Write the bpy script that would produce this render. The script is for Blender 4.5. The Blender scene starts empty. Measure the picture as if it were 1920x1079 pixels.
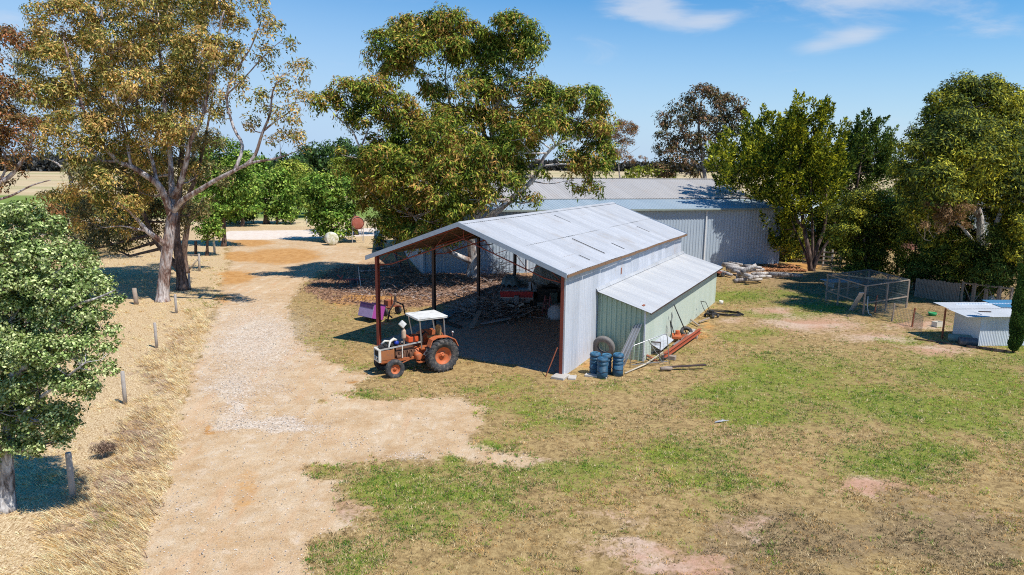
import bpy, bmesh, math, random
import numpy as np
from mathutils import Vector, Matrix
S = bpy.context.scene
COL = S.collection
rnd = random.Random(7)
rng = np.random.default_rng(11)
rad = math.radians

# ------------------------------------------------------------------ survey of the place (metres from the photographer's foot point)
F, PITCH, ROLL, H = 1280.0, rad(10.2), rad(0.6), 9.2
_f = np.array([0, math.cos(PITCH), -math.sin(PITCH)]); _u0 = np.array([0, math.sin(PITCH), math.cos(PITCH)]); _r0 = np.array([1.0, 0, 0])
_r = _r0*math.cos(ROLL)+_u0*math.sin(ROLL); _u = _u0*math.cos(ROLL)-_r0*math.sin(ROLL)
def ray(x, y): return _f+_r*((x-960)/F)+_u*((539.5-y)/F)
def G(x, y, z=0.0):
    d = ray(x, y); return np.array([0, 0, H])+d*((z-H)/d[2])
def D(x, y, Y):
    d = ray(x, y); return np.array([0, 0, H])+d*(Y/d[1])
def proj(P):
    q = P-np.array([0, 0, H]); w = q@_f
    w = np.where(w < .1, .1, w)
    return 960+F*(q@_r)/w, 539.5-F*(q@_u)/w

# ------------------------------------------------------------------ value noise in numpy
def _hash(i, j, s):
    n = (i*374761393+j*668265263+s*2147483647+s*97) & 0x7fffffff
    n = ((n ^ (n >> 13))*1274126177) & 0x7fffffff
    return ((n ^ (n >> 16)) & 0xffff)/65535.0
def vnoise(x, y, s=0):
    xi = np.floor(x).astype(np.int64); yi = np.floor(y).astype(np.int64)
    fx = x-xi; fy = y-yi; fx = fx*fx*(3-2*fx); fy = fy*fy*(3-2*fy)
    a = _hash(xi, yi, s); b = _hash(xi+1, yi, s); c = _hash(xi, yi+1, s); d = _hash(xi+1, yi+1, s)
    return (a*(1-fx)+b*fx)*(1-fy)+(c*(1-fx)+d*fx)*fy
def fbm(x, y, s=0, o=4):
    t = 0; a = .5; 
    for k in range(o):
        t = t+a*vnoise(x, y, s+k); x = x*2.03+13.1; y = y*2.03+7.7; a *= .5
    return t/(1-.5**o)

# ------------------------------------------------------------------ object helpers
def tag(o, label=None, cat=None, group=None, kind=None):
    if label: o['label'] = label
    if cat: o['category'] = cat
    if group: o['group'] = group
    if kind: o['kind'] = kind
    return o
def thing(name, label, cat, loc=(0, 0, 0), rz=0, group=None):
    o = bpy.data.objects.new(name, None); COL.objects.link(o)
    o.empty_display_size = .3
    o.location = loc; o.rotation_euler = (0, 0, rz)
    return tag(o, label, cat, group)
def children(o): return [c for c in COL.objects if c.parent == o]
def copy_tree(o, parent=None):
    c = o.copy(); COL.objects.link(c)
    if parent: c.parent = parent
    for ch in children(o):
        copy_tree(ch, c)
    return c
class MB:
    def __init__(s): s.v = []; s.f = []; s.sm = []; s.mi = []; s.m = 0; s.X = None
    def add(s, vs, fs, smooth=False):
        b = len(s.v)
        if s.X is not None: vs = [tuple(s.X@Vector(p)) for p in vs]
        s.v += [tuple(p) for p in vs]; s.f += [tuple(i+b for i in f) for f in fs]
        s.sm += [smooth]*len(fs); s.mi += [s.m]*len(fs)
        return s
    def box(s, c, d, R=None, taper=1.0):
        h = [x/2 for x in d]; vs = []
        for z in (-1, 1):
            t = taper if z > 0 else 1
            for x, y in ((-1, -1), (1, -1), (1, 1), (-1, 1)):
                p = Vector((x*h[0]*t, y*h[1]*t, z*h[2]))
                if R is not None: p = R@p
                vs.append(p+Vector(c))
        return s.add(vs, [(3, 2, 1, 0), (4, 5, 6, 7), (0, 1, 5, 4), (1, 2, 6, 5), (2, 3, 7, 6), (3, 0, 4, 7)])
    def bar(s, a, b, w, h=None):
        a = Vector(a); b = Vector(b); d = b-a; L = d.length
        R = d.to_track_quat('Z', 'Y').to_matrix()
        return s.box((a+b)/2, (w, h or w, L), R)
    def tube(s, pts, rs, n=8, cap=True, closed=False):
        pts = [Vector(p) for p in pts]; m = len(pts)
        if not isinstance(rs, (list, tuple)): rs = [rs]*m
        vs = []; fs = []; up = None
        for i, p in enumerate(pts):
            if closed: t = pts[(i+1) % m]-pts[i-1]
            else: t = pts[min(i+1, m-1)]-pts[max(i-1, 0)]
            if t.length < 1e-9: t = Vector((0, 0, 1))
            t.normalize()
            if up is None:
                up = t.orthogonal()
            up = (up-t*up.dot(t))
            if up.length < 1e-6: up = t.orthogonal()
            up.normalize(); w = t.cross(up)
            for k in range(n):
                a = 2*math.pi*k/n; vs.append(p+(up*math.cos(a)+w*math.sin(a))*rs[i])
        for i in range(m if closed else m-1):
            j = (i+1) % m
            for k in range(n):
                fs.append((i*n+k, i*n+(k+1) % n, j*n+(k+1) % n, j*n+k))
        if cap and not closed: fs += [tuple(range(n))[::-1], tuple((m-1)*n+k for k in range(n))]
        return s.add(vs, fs, True)
    def cyl(s, a, b, r, n=16, r2=None):
        s.tube([a, b], [r, r if r2 is None else r2], n); 
        return s
    def lathe(s, prof, c=(0, 0, 0), axis='z', n=24):
        vs = []; fs = []; m = len(prof)
        for r, z in prof:
            for k in range(n):
                a = 2*math.pi*k/n; x, y = r*math.cos(a), r*math.sin(a)
                p = (x, y, z) if axis == 'z' else ((x, z, y) if axis == 'y' else (z, x, y))
                vs.append((p[0]+c[0], p[1]+c[1], p[2]+c[2]))
        for i in range(m-1):
            for k in range(n):
                fs.append((i*n+k, i*n+(k+1) % n, (i+1)*n+(k+1) % n, (i+1)*n+k))
        return s.add(vs, fs, True)
    def prism(s, poly, axis, t0, t1):
        n = len(poly)
        def P(p, t): return {'x': (t, p[0], p[1]), 'y': (p[0], t, p[1]), 'z': (p[0], p[1], t)}[axis]
        vs = [P(p, t0) for p in poly]+[P(p, t1) for p in poly]
        fs = [tuple(range(n))[::-1], tuple(range(n, 2*n))]+[(i, (i+1) % n, n+(i+1) % n, n+i) for i in range(n)]
        return s.add(vs, fs)
    def sheet(s, o, a, b, n, pitch=.19, amp=.02, kind='rib', top=None, wob=0):
        """profiled metal: origin o, a = vector across the ribs, b = vector along the ribs, n = outward normal"""
        o, a, b, n = map(Vector, (o, a, b, n)); L = a.length; ad = a/L; k = 0; xs = []
        prof = [(0, 0), (.45, 0), (.6, 1), (.85, 1)] if kind == 'rib' else [(i/6, .5+.5*math.sin(2*math.pi*i/6)) for i in range(6)]
        t = 0
        while t < L:
            for (q, hh) in prof:
                x = t+q*pitch
                if x <= L: xs.append((x, hh*amp))
            t += pitch
        xs.append((L, 0)); vs = []; fs = []; nb = 5 if wob else 1
        for j in range(nb+1):
            for (x, hh) in xs:
                w = wob*(math.sin(x*1.7+j*2.1)+math.sin(x*.6+j)) if wob else 0
                q = o+ad*x+b*(j/nb)+n*(hh+w)
                if top and j == nb: q = o+ad*x+b*top(x/L)+n*(hh+w)
                vs.append(q)
        m = len(xs)
        for j in range(nb):
            for i in range(m-1): fs.append((j*m+i, j*m+i+1, (j+1)*m+i+1, (j+1)*m+i))
        return s.add(vs, fs)
    def build(s, name, mats, parent=None, label=None):
        me = bpy.data.meshes.new(name); me.from_pydata([tuple(v) for v in s.v], [], s.f)
        if not isinstance(mats, (list, tuple)): mats = [mats]
        for m in mats: me.materials.append(m)
        me.polygons.foreach_set('use_smooth', s.sm); me.polygons.foreach_set('material_index', s.mi)
        me.update()
        o = bpy.data.objects.new(name, me); COL.objects.link(o)
        if parent: o.parent = parent
        if label: o['label'] = label
        return o
def bevel(o, w=.01, seg=2):
    b = o.modifiers.new('b', 'BEVEL'); b.width = w; b.segments = seg; b.limit_method = 'ANGLE'; b.angle_limit = rad(35); return o
def quads_mesh(name, V, mat, parent=None, col=None, nv=4, origin=None):
    """V (n, nv, 3) polygons"""
    n = len(V); me = bpy.data.meshes.new(name)
    V = V.reshape(-1, 3)
    if origin is not None: V = V-np.array(origin)
    me.vertices.add(n*nv); me.vertices.foreach_set('co', V.astype(np.float32).ravel())
    me.loops.add(n*nv); me.loops.foreach_set('vertex_index', np.arange(n*nv, dtype=np.int32))
    me.polygons.add(n); me.polygons.foreach_set('loop_start', np.arange(0, n*nv, nv, dtype=np.int32))
    me.update(calc_edges=True); me.materials.append(mat)
    if col is not None:
        at = me.color_attributes.new('col', 'FLOAT_COLOR', 'POINT')
        c = np.ones((n*nv, 4), np.float32); c[:, :3] = np.repeat(col, nv, axis=0); at.data.foreach_set('color', c.ravel())
    o = bpy.data.objects.new(name, me); COL.objects.link(o)
    if parent: o.parent = parent
    return o

# ------------------------------------------------------------------ materials
class NT:
    def __init__(s, name):
        s.m = bpy.data.materials.new(name); s.m.use_nodes = True; s.t = s.m.node_tree; s.t.nodes.clear()
        s.out = s.n('ShaderNodeOutputMaterial')
    def n(s, ty, **k):
        nd = s.t.nodes.new(ty)
        for a, b in k.items():
            if a.startswith('i_'): nd.inputs[a[2:].replace('_', ' ')].default_value = b
            else: setattr(nd, a, b)
        return nd
    def l(s, a, b): s.t.links.new(a, b)
    def put(s, inp, v):
        if hasattr(v, 'is_output') or hasattr(v, 'links'): s.l(v, inp)
        elif isinstance(v, (tuple, list)): inp.default_value = (*v, 1) if len(v) == 3 and inp.type == 'RGBA' else v
        else: inp.default_value = v
    def mix(s, f, a, b, mode='MIX'):
        nd = s.n('ShaderNodeMix', data_type='RGBA', blend_type=mode); s.put(nd.inputs[0], f); s.put(nd.inputs[6], a); s.put(nd.inputs[7], b); return nd.outputs[2]
    def math(s, op, a, b=0, c=0, clamp=False):
        nd = s.n('ShaderNodeMath', operation=op, use_clamp=clamp); s.put(nd.inputs[0], a); s.put(nd.inputs[1], b)
        s.put(nd.inputs[2], c); return nd.outputs[0]
    def coords(s, scale=(1, 1, 1), kind='Object'):
        tc = s.n('ShaderNodeTexCoord'); mp = s.n('ShaderNodeMapping'); mp.inputs['Scale'].default_value = scale
        s.l(tc.outputs[kind], mp.inputs[0]); return mp.outputs[0]
    def noise(s, vec, scale, detail=4, rough=.55, dist=0):
        nd = s.n('ShaderNodeTexNoise'); s.l(vec, nd.inputs['Vector']); nd.inputs['Scale'].default_value = scale
        nd.inputs['Detail'].default_value = detail; nd.inputs['Roughness'].default_value = rough; nd.inputs['Distortion'].default_value = dist; return nd.outputs['Fac']
    def ramp(s, f, stops):
        nd = s.n('ShaderNodeValToRGB'); s.put(nd.inputs[0], f); e = nd.color_ramp.elements
        while len(e) < len(stops): e.new(.5)
        for i, (p, c) in enumerate(stops):
            e[i].position = p; e[i].color = (*c, 1) if isinstance(c, (tuple, list)) else (c, c, c, 1)
        return nd.outputs[0]
    def sstep(s, f, a, b):
        nd = s.n('ShaderNodeMapRange', interpolation_type='SMOOTHSTEP'); s.put(nd.inputs[0], f)
        nd.inputs[1].default_value = a; nd.inputs[2].default_value = b; return nd.outputs[0]
    def finish(s, color, rough=.8, metal=0, bump=None, bs=.3, bd=.02, spec=.3):
        p = s.n('ShaderNodeBsdfPrincipled'); s.put(p.inputs['Base Color'], color); s.put(p.inputs['Roughness'], rough)
        s.put(p.inputs['Metallic'], metal); p.inputs['Specular IOR Level'].default_value = spec
        if bump is not None:
            b = s.n('ShaderNodeBump'); b.inputs['Strength'].default_value = bs; b.inputs['Distance'].default_value = bd
            s.l(bump, b.inputs['Height']); s.l(b.outputs[0], p.inputs['Normal'])
        s.l(p.outputs[0], s.out.inputs[0]); return s.m
_mc = {}
def paint(name, c, rough=.6, metal=0, wear=(.25, .15, .1), amt=.35, scale=6, spec=.3):
    """a base colour with blotchy wear/dirt and fine speckle"""
    if name in _mc: return _mc[name]
    t = NT(name); v = t.coords()
    a = t.noise(v, scale, 6, .65); b = t.noise(v, scale*7, 4, .6)
    m = t.math('MULTIPLY', t.sstep(t.math('ADD', a, t.math('MULTIPLY', b, .35)), .62, .95), amt*1.6, clamp=True)
    col = t.mix(m, c, wear)
    col = t.mix(1, col, t.ramp(b, [(.2, .78), (.8, 1.12)]), 'MULTIPLY')
    _mc[name] = t.finish(col, rough, metal, b, .15, .01, spec); return _mc[name]
def sheetmetal(name, c1, c2, dirt, axis=0, pitch=.76, rough=.5, stain=.3, metal=.0):
    """profiled steel sheet: tone per sheet, streaks along the ribs, faint rust"""
    t = NT(name); tc = t.n('ShaderNodeTexCoord'); sp = t.n('ShaderNodeSeparateXYZ'); t.l(tc.outputs['Object'], sp.inputs[0])
    ax = sp.outputs[axis]
    wn = t.n('ShaderNodeTexWhiteNoise', noise_dimensions='1D'); t.l(t.math('FLOOR', t.math('DIVIDE', ax, pitch)), wn.inputs['W'])
    sc = [.25, .25, .25]; sc[axis] = 5.0
    mp = t.n('ShaderNodeMapping'); mp.inputs['Scale'].default_value = sc; t.l(tc.outputs['Object'], mp.inputs[0])
    st = t.noise(mp.outputs[0], 1.6, 5, .6)
    bl = t.noise(tc.outputs['Object'], .45, 5, .6); fine = t.noise(tc.outputs['Object'], 9, 4, .6)
    f = t.math('ADD', t.math('MULTIPLY', wn.outputs[0], .22), t.math('MULTIPLY', st, .78))
    col = t.mix(t.sstep(f, .25, .75), c1, c2)
    d = t.math('MULTIPLY', t.sstep(t.math('ADD', bl, t.math('MULTIPLY', t.math('SUBTRACT', st, .5), .8)), .52, .8), stain, clamp=True)
    col = t.mix(d, col, dirt)
    col = t.mix(1, col, t.ramp(fine, [(.2, .9), (.8, 1.05)]), 'MULTIPLY')
    return t.finish(col, t.math('ADD', rough-.1, t.math('MULTIPLY', bl, .25)), metal, st, .1, .01, .4)
def leafmat(name, cols, scale=.35, trans=.3, rough=.6, vary=.45):
    """cols: list of (pos, colour) over a clump-scale noise; every leaf also varies by itself"""
    t = NT(name); v = t.coords(); g = t.n('ShaderNodeNewGeometry')
    a = t.noise(v, scale, 3, .5)
    r = g.outputs['Random Per Island']
    f = t.math('ADD', a, t.math('MULTIPLY', t.math('SUBTRACT', r, .5), vary))
    c = t.ramp(f, cols)
    r2 = t.math('FRACT', t.math('MULTIPLY', r, 17.3))
    c = t.mix(1, c, t.ramp(r2, [(0, .3), (.5, .8), (1, 1.55)]), 'MULTIPLY')
    p = t.n('ShaderNodeBsdfPrincipled'); t.l(c, p.inputs['Base Color']); p.inputs['Roughness'].default_value = .7; p.inputs['Specular IOR Level'].default_value = .14
    tr = t.n('ShaderNodeBsdfTranslucent'); t.l(t.mix(1, c, (1.25, 1.2, .6, 1), 'MULTIPLY'), tr.inputs[0])
    ms = t.n('ShaderNodeMixShader'); ms.inputs[0].default_value = trans; t.l(p.outputs[0], ms.inputs[1]); t.l(tr.outputs[0], ms.inputs[2])
    t.l(ms.outputs[0], t.out.inputs[0]); return t.m
def barkmat(name, a, b, c, scale=2.5):
    t = NT(name); v = t.coords((1, 1, .35)); n1 = t.noise(v, scale, 6, .65, .6); n2 = t.noise(t.coords((1, 1, .2)), 14, 5, .6)
    col = t.ramp(n1, [(.38, c), (.47, a), (.57, b)]); col = t.mix(1, col, t.ramp(n2, [(.35, .5), (.65, 1.15)]), 'MULTIPLY')
    return t.finish(col, .85, 0, n2, .8, .05, .15)
# ------------------------------------------------------------------ ground: what grows or lies where (regions surveyed on the photograph, laid on the real ground)
def poly_mask(px, py, pts, soft):
    pts = np.array(pts, float); ins = np.zeros(px.shape, bool); dm = np.full(px.shape, 1e9); n = len(pts)
    for i in range(n):
        x1, y1 = pts[i]; x2, y2 = pts[(i+1) % n]
        c = ((y1 > py) != (y2 > py)) & (px < (x2-x1)*(py-y1)/((y2-y1) if y2 != y1 else 1e-9)+x1); ins ^= c
        t = np.clip(((px-x1)*(x2-x1)+(py-y1)*(y2-y1))/max((x2-x1)**2+(y2-y1)**2, 1e-9), 0, 1)
        dm = np.minimum(dm, np.hypot(px-x1-t*(x2-x1), py-y1-t*(y2-y1)))
    return np.clip(.5+np.where(ins, dm, -dm)/(2*soft), 0, 1)
def ell(px, py, L):
    m = np.zeros(px.shape)
    for e in L:
        cx, cy, rx, ry = e[:4]; a = e[4] if len(e) > 4 else 1.0
        d = np.hypot((px-cx)/rx, (py-cy)/ry); m = np.maximum(m, a*np.clip(1.15-d*.62, 0, 1))
    return np.clip(m, 0, 1)
TRACK = [(235, 1120), (275, 1040), (296, 960), (325, 880), (338, 810), (345, 745), (362, 690), (392, 625), (410, 575), (414, 530), (430, 500), (432, 465), (418, 446), (600, 443),
         (655, 458), (705, 470), (712, 492), (645, 500), (600, 512), (572, 530), (548, 560), (540, 595), (548, 625), (574, 652), (605, 668), (652, 694), (690, 698), (712, 716), (770, 742), (862, 744),
         (908, 765), (900, 800), (882, 828), (932, 850), (1000, 858), (980, 876), (890, 872), (760, 862), (650, 868), (612, 880), (642, 905), (622, 950), (655, 985), (600, 1005), (575, 1050), (570, 1120)]
ROAD = [(425, 434), (500, 433), (585, 431), (700, 428), (830, 424), (830, 436), (700, 443), (585, 447), (500, 449), (418, 449)]
STRAW = [(-300, 1120), (-300, 560), (120, 500), (250, 470), (330, 440), (400, 400), (470, 430), (428, 452), (425, 500), (412, 560), (395, 620), (365, 690), (345, 745), (335, 820), (310, 930), (275, 1040), (230, 1120)]
VERGE = [(0, 1120), (90, 1000), (160, 900), (225, 800), (275, 700), (310, 640), (350, 590), (400, 560), (392, 625), (362, 690), (345, 745), (338, 810), (325, 880), (296, 960), (275, 1040), (235, 1120)]
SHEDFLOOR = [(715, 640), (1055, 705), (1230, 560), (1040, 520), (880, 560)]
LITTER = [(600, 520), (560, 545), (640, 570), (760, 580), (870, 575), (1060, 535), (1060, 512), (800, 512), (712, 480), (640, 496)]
GREEN = [(1490, 700, 170, 42), (1640, 760, 230, 48), (1790, 700, 130, 55), (1310, 738, 62, 17), (1340, 775, 60, 16), (1700, 868, 150, 32), (1830, 760, 110, 60), (1110, 885, 110, 30), (1270, 860, 130, 40), (1330, 905, 120, 26), (700, 908, 78, 34), (860, 920, 60, 24, .8),
         (918, 836, 26, 10), (1000, 758, 95, 18), (1060, 790, 90, 20, .7), (880, 724, 40, 9), (960, 718, 60, 14), (1400, 556, 80, 16), (1480, 590, 60, 14, .8), (1560, 575, 70, 12), (1420, 628, 50, 14), (380, 562, 26, 15), (395, 520, 18, 26, .9), (385, 485, 20, 14, .8), (635, 690, 46, 10), (610, 640, 30, 12, .7),
         (720, 740, 62, 9, .8), (605, 886, 26, 14), (850, 869, 20, 9), (650, 1045, 60, 26), (800, 965, 90, 28, .8), (700, 850, 40, 6, .7), (1340, 955, 60, 14, .6), (1680, 640, 50, 10, .8), (1900, 670, 60, 20), (1080, 690, 20, 5, .5), (220, 980, 18, 20, .8), (640, 600, 20, 8, .6), (1190, 730, 40, 10, .6), (1500, 745, 60, 20, .7)]
BARE = [(1230, 1035, 130, 24), (1180, 1010, 60, 12), (1640, 912, 78, 24), (1515, 608, 95, 16), (1455, 584, 40, 8), (1640, 632, 90, 12, .9), (1750, 655, 70, 12, .9), (1440, 515, 60, 10, .9), (1720, 610, 70, 10, .9), (1000, 860, 60, 10, .8), (1400, 990, 60, 14, .7), (1150, 960, 90, 16, .55), (1300, 935, 60, 14, .5), (620, 940, 30, 40, .8), (1090, 690, 50, 8, .5), (1250, 690, 60, 10, .5), (1850, 960, 80, 18, .5), (1370, 600, 30, 8, .7), (660, 950, 30, 14, .7)]
ORANGE = [(530, 480, 75, 15), (450, 482, 30, 12, .9), (470, 455, 50, 9, .8), (440, 520, 40, 16, .85), (425, 560, 20, 12, .7), (400, 800, 26, 12, .8), (470, 900, 70, 60, .55), (440, 1000, 90, 50, .5), (668, 714, 10, 4, .8), (780, 765, 50, 10, .45), (1130, 690, 40, 14, .7), (1300, 630, 40, 10, .7), (1330, 610, 30, 10, .6), (1480, 500, 60, 8, .9), (700, 560, 90, 10, .7), (640, 570, 60, 14, .55), (340, 630, 30, 24, .5)]
STONE = [(505, 790, 82, 17), (440, 770, 30, 12, .8), (480, 640, 100, 70, .75), (440, 720, 60, 60, .7), (500, 720, 80, 40, .5), (760, 850, 60, 8, .5), (330, 960, 26, 30, .5), (620, 830, 60, 12, .4), (380, 700, 20, 40, .5)]
PURPLE = [(200, 930, 60, 90, .7), (250, 830, 45, 60, .8), (170, 1010, 90, 60, .6), (290, 720, 30, 50, .7), (330, 640, 24, 30, .6), (200, 840, 36, 20, .8)]
DARKDRY = [(1500, 1010, 230, 45), (1750, 1000, 200, 50), (1350, 1060, 150, 20), (1700, 930, 90, 20, .7), (950, 980, 200, 50, .4), (1250, 760, 60, 20, .5), (1040, 560, 60, 10), (1600, 540, 160, 40), (1800, 560, 120, 60), (1500, 470, 80, 20)]  # patches of darker brown dry grass
def masks(X, Y):
    wx = X+(fbm(X*.55, Y*.55, 3)-.5)*1.6+(fbm(X*2.3, Y*2.3, 9, 3)-.5)*.7
    wy = Y+(fbm(X*.55+40, Y*.55, 5)-.5)*2.2+(fbm(X*2.3+9, Y*2.3, 15, 3)-.5)*1.0
    px, py = proj(np.stack([wx, wy, np.zeros_like(wx)], -1))
    px0, py0 = proj(np.stack([X+(fbm(X*1.4, Y*1.4, 6)-.5)*.8, Y+(fbm(X*1.4+5, Y*1.4, 8)-.5)*.9, np.zeros_like(wx)], -1))
    tr = poly_mask(px0, py0, TRACK, 11); rd = poly_mask(px0, py0, ROAD, 2.5)
    st = poly_mask(px, py, STRAW, 8); vg = poly_mask(px, py, VERGE, 6)
    gr = ell(px, py, GREEN); ba = ell(px, py, BARE); og = ell(px, py, ORANGE); sn = ell(px, py, STONE); pu = ell(px, py, PURPLE); sd = ell(px, py, DARKDRY)
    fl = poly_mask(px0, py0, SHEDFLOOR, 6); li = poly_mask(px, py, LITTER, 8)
    far = np.clip((Y-72)/8, 0, 1)*(1-np.clip((X+2)/10, 0, 1)); st = np.maximum(st, far)
    g2 = (fbm(X*.33+3, Y*.33, 21)-.5)*2.0
    right = np.clip((px-640)/60, 0, 1)*(1-st)
    gr = np.clip(gr*(.62+.6*fbm(X*.8, Y*.8, 25))+right*np.clip(g2*1.2-.04, 0, .5), 0, 1)
    gr = gr*(1-fl)*(1-li)
    # small tufts creeping over the track edge keep only where asked for
    tr = tr*(1-np.clip(ell(px0, py0, [(720, 738, 55, 8), (700, 722, 20, 8), (605, 886, 24, 13), (850, 869, 20, 9), (600, 755, 8, 3)])*1.6, 0, 1))
    return dict(track=tr, road=rd, straw=st, verge=vg, green=gr, bare=ba, orange=og, stone=sn, purple=pu, dark=sd, floor=fl, litter=li, px=px0, py=py0)

def ground_material():
    t = NT('earth_and_grass'); tc = t.n('ShaderNodeTexCoord'); v = tc.outputs['Object']
    def att(nm):
        a = t.n('ShaderNodeAttribute', attribute_name=nm); s = t.n('ShaderNodeSeparateColor'); t.l(a.outputs['Color'], s.inputs[0]); return s.outputs
    a1 = att('m1'); a2 = att('m2'); a3 = att('m3'); a4 = att('m4')
    big = t.noise(v, .35, 4, .6); mid = t.noise(v, 1.7, 6, .68, .4); fine = t.noise(v, 9, 6, .7); tiny = t.noise(v, 34, 3, .6); blot = t.noise(v, 4.2, 5, .7, .8)
    vs = t.n('ShaderNodeMapping'); vs.inputs['Scale'].default_value = (2.2, .8, 1); vs.inputs['Rotation'].default_value = (0, 0, .5); t.l(v, vs.inputs[0]); strk = t.noise(vs.outputs[0], 14, 5, .7, .5)
    def M(x, amp=.75, src=None):
        return t.sstep(t.math('ADD', x, t.math('MULTIPLY', t.math('SUBTRACT', t.math('ADD', t.math('MULTIPLY', src or mid, .6), t.math('MULTIPLY', fine, .4)), .5), amp*2)), .42, .66)
    lawn = t.ramp(t.math('ADD', t.math('MULTIPLY', blot, .5), t.math('ADD', t.math('MULTIPLY', strk, .3), t.math('MULTIPLY', mid, .2))), [(.33, (.06, .04, .018)), (.42, (.20, .13, .055)), (.51, (.36, .245, .105)), (.62, (.52, .375, .165)), (.74, (.64, .49, .26))])
    grn = t.ramp(t.math('ADD', t.math('MULTIPLY', strk, .55), t.math('MULTIPLY', fine, .45)), [(.3, (.045, .085, .008)), (.5, (.15, .22, .018)), (.72, (.34, .39, .05))])
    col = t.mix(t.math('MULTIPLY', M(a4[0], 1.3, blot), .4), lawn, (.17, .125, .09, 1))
    gm_ = t.math('ADD', a1[1], t.math('ADD', t.math('MULTIPLY', t.math('SUBTRACT', blot, .5), 1.5), t.math('MULTIPLY', t.math('SUBTRACT', strk, .5), 1.3)))
    col = t.mix(t.math('MULTIPLY', t.sstep(gm_, .35, 1.2), .8), col, grn)
    straw = t.ramp(strk, [(.36, (.20, .12, .055)), (.44, (.42, .28, .14)), (.52, (.58, .42, .235)), (.62, (.76, .61, .39))])
    col = t.mix(M(a1[2], .5), col, straw)
    col = t.mix(t.math('MULTIPLY', M(a3[1], .8), .75), col, t.ramp(strk, [(.3, (.2, .12, .085)), (.7, (.46, .33, .25))]))
    col = t.mix(t.math('MULTIPLY', t.sstep(t.math('ADD', a3[0], t.math('ADD', t.math('MULTIPLY', t.math('SUBTRACT', blot, .5), 1.5), t.math('MULTIPLY', t.math('SUBTRACT', fine, .5), 1.0))), .3, 1.0), .9), col, t.mix(t.sstep(big, .42, .6), t.ramp(fine, [(.3, (.40, .22, .14)), (.7, (.60, .35, .24))]), t.ramp(fine, [(.3, (.46, .32, .23)), (.7, (.68, .50, .38))])))
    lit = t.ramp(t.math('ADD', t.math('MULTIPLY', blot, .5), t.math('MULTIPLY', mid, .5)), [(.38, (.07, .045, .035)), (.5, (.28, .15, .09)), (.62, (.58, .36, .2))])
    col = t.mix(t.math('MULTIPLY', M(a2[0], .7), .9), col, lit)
    trk = t.ramp(t.math('ADD', t.math('MULTIPLY', mid, .45), t.math('ADD', t.math('MULTIPLY', big, .3), t.math('MULTIPLY', strk, .25))), [(.34, (.42, .25, .12)), (.46, (.55, .375, .21)), (.55, (.62, .46, .29)), (.66, (.70, .565, .395))])
    vor = t.n('ShaderNodeTexVoronoi'); t.l(v, vor.inputs[0]); vor.inputs['Scale'].default_value = 13
    sv = t.n('ShaderNodeSeparateColor'); t.l(vor.outputs['Color'], sv.inputs[0])
    trk = t.mix(t.math('MULTIPLY', t.math('MULTIPLY', t.sstep(sv.outputs[0], .8, .95), t.sstep(vor.outputs['Distance'], .5, .2)), .4), trk, (.45, .38, .33, 1))
    wl = t.n('ShaderNodeMapping'); wl.inputs['Scale'].default_value = (1.5, .16, 1); wl.inputs['Rotation'].default_value = (0, 0, .06); t.l(v, wl.inputs[0]); wls = t.noise(wl.outputs[0], .8, 5, .65, 1.6)
    trk = t.mix(t.math('MULTIPLY', t.math('MULTIPLY', t.sstep(wls, .46, .7), t.sstep(big, .35, .6)), .6), trk, (.60, .35, .18, 1)); trk = t.mix(t.math('MULTIPLY', t.math('MULTIPLY', t.sstep(wls, .5, .34), t.sstep(mid, .4, .65)), .3), trk, (.76, .64, .52, 1))
    trk = t.mix(1, trk, t.ramp(tiny, [(.35, .72), (.6, 1.08)]), 'MULTIPLY')
    tmask = t.sstep(t.math('ADD', a1[0], t.math('ADD', t.math('MULTIPLY', t.math('SUBTRACT', fine, .5), 1.5), t.math('MULTIPLY', t.math('SUBTRACT', blot, .5), .9))), .25, .8)
    col = t.mix(tmask, col, trk)
    col = t.mix(t.math('MULTIPLY', M(a2[1], .45), .9), col, t.ramp(mid, [(.3, (.38, .17, .045)), (.7, (.60, .33, .115))]))
    st = t.ramp(t.math('ADD', t.math('MULTIPLY', sv.outputs[1], .6), t.math('MULTIPLY', tiny, .4)), [(.2, (.34, .3, .26)), (.5, (.62, .54, .46)), (.8, (.85, .8, .73))])
    col = t.mix(t.math('MULTIPLY', M(a2[2], 1.4, tiny), .5), col, st)
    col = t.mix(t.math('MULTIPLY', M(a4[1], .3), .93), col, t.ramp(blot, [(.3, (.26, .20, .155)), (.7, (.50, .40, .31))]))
    rdc = t.ramp(mid, [(.3, (.62, .5, .4)), (.7, (.76, .67, .57))])
    col = t.mix(t.sstep(a4[2], .35, .6), col, rdc)
    hgt = t.math('ADD', t.math('MULTIPLY', fine, .6), t.math('MULTIPLY', strk, .5))
    return t.finish(col, .95, 0, hgt, .55, .05, .1)

GM = ground_material()
NR, NC = 285, 620
Yr = 8*(100/8)**(np.arange(NR)/(NR-1)); sc = np.linspace(-1, 1, NC)
YY = np.repeat(Yr[:, None], NC, 1); XX = sc[None, :]*(YY+6)
mk = masks(XX, YY)
edge = np.minimum(1, np.minimum((1-np.abs(sc))[None, :]*20, np.minimum((YY-8)/2, (100-YY)/5)))
ZZ = ((fbm(XX*.25, YY*.25, 31)-.5)*.16+(fbm(XX*1.3, YY*1.3, 33, 3)-.5)*.05)*np.clip(edge, 0, 1)
ZZ = ZZ*(1-mk['floor']*.7)-.02*mk['track']*np.clip(edge, 0, 1)
def ground_h(x, y):
    x = np.asarray(x, float); y = np.asarray(y, float)
    return (fbm(x*.25, y*.25, 31)-.5)*.16+(fbm(x*1.3, y*1.3, 33, 3)-.5)*.05
idx = np.arange(NR*NC).reshape(NR, NC)
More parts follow.
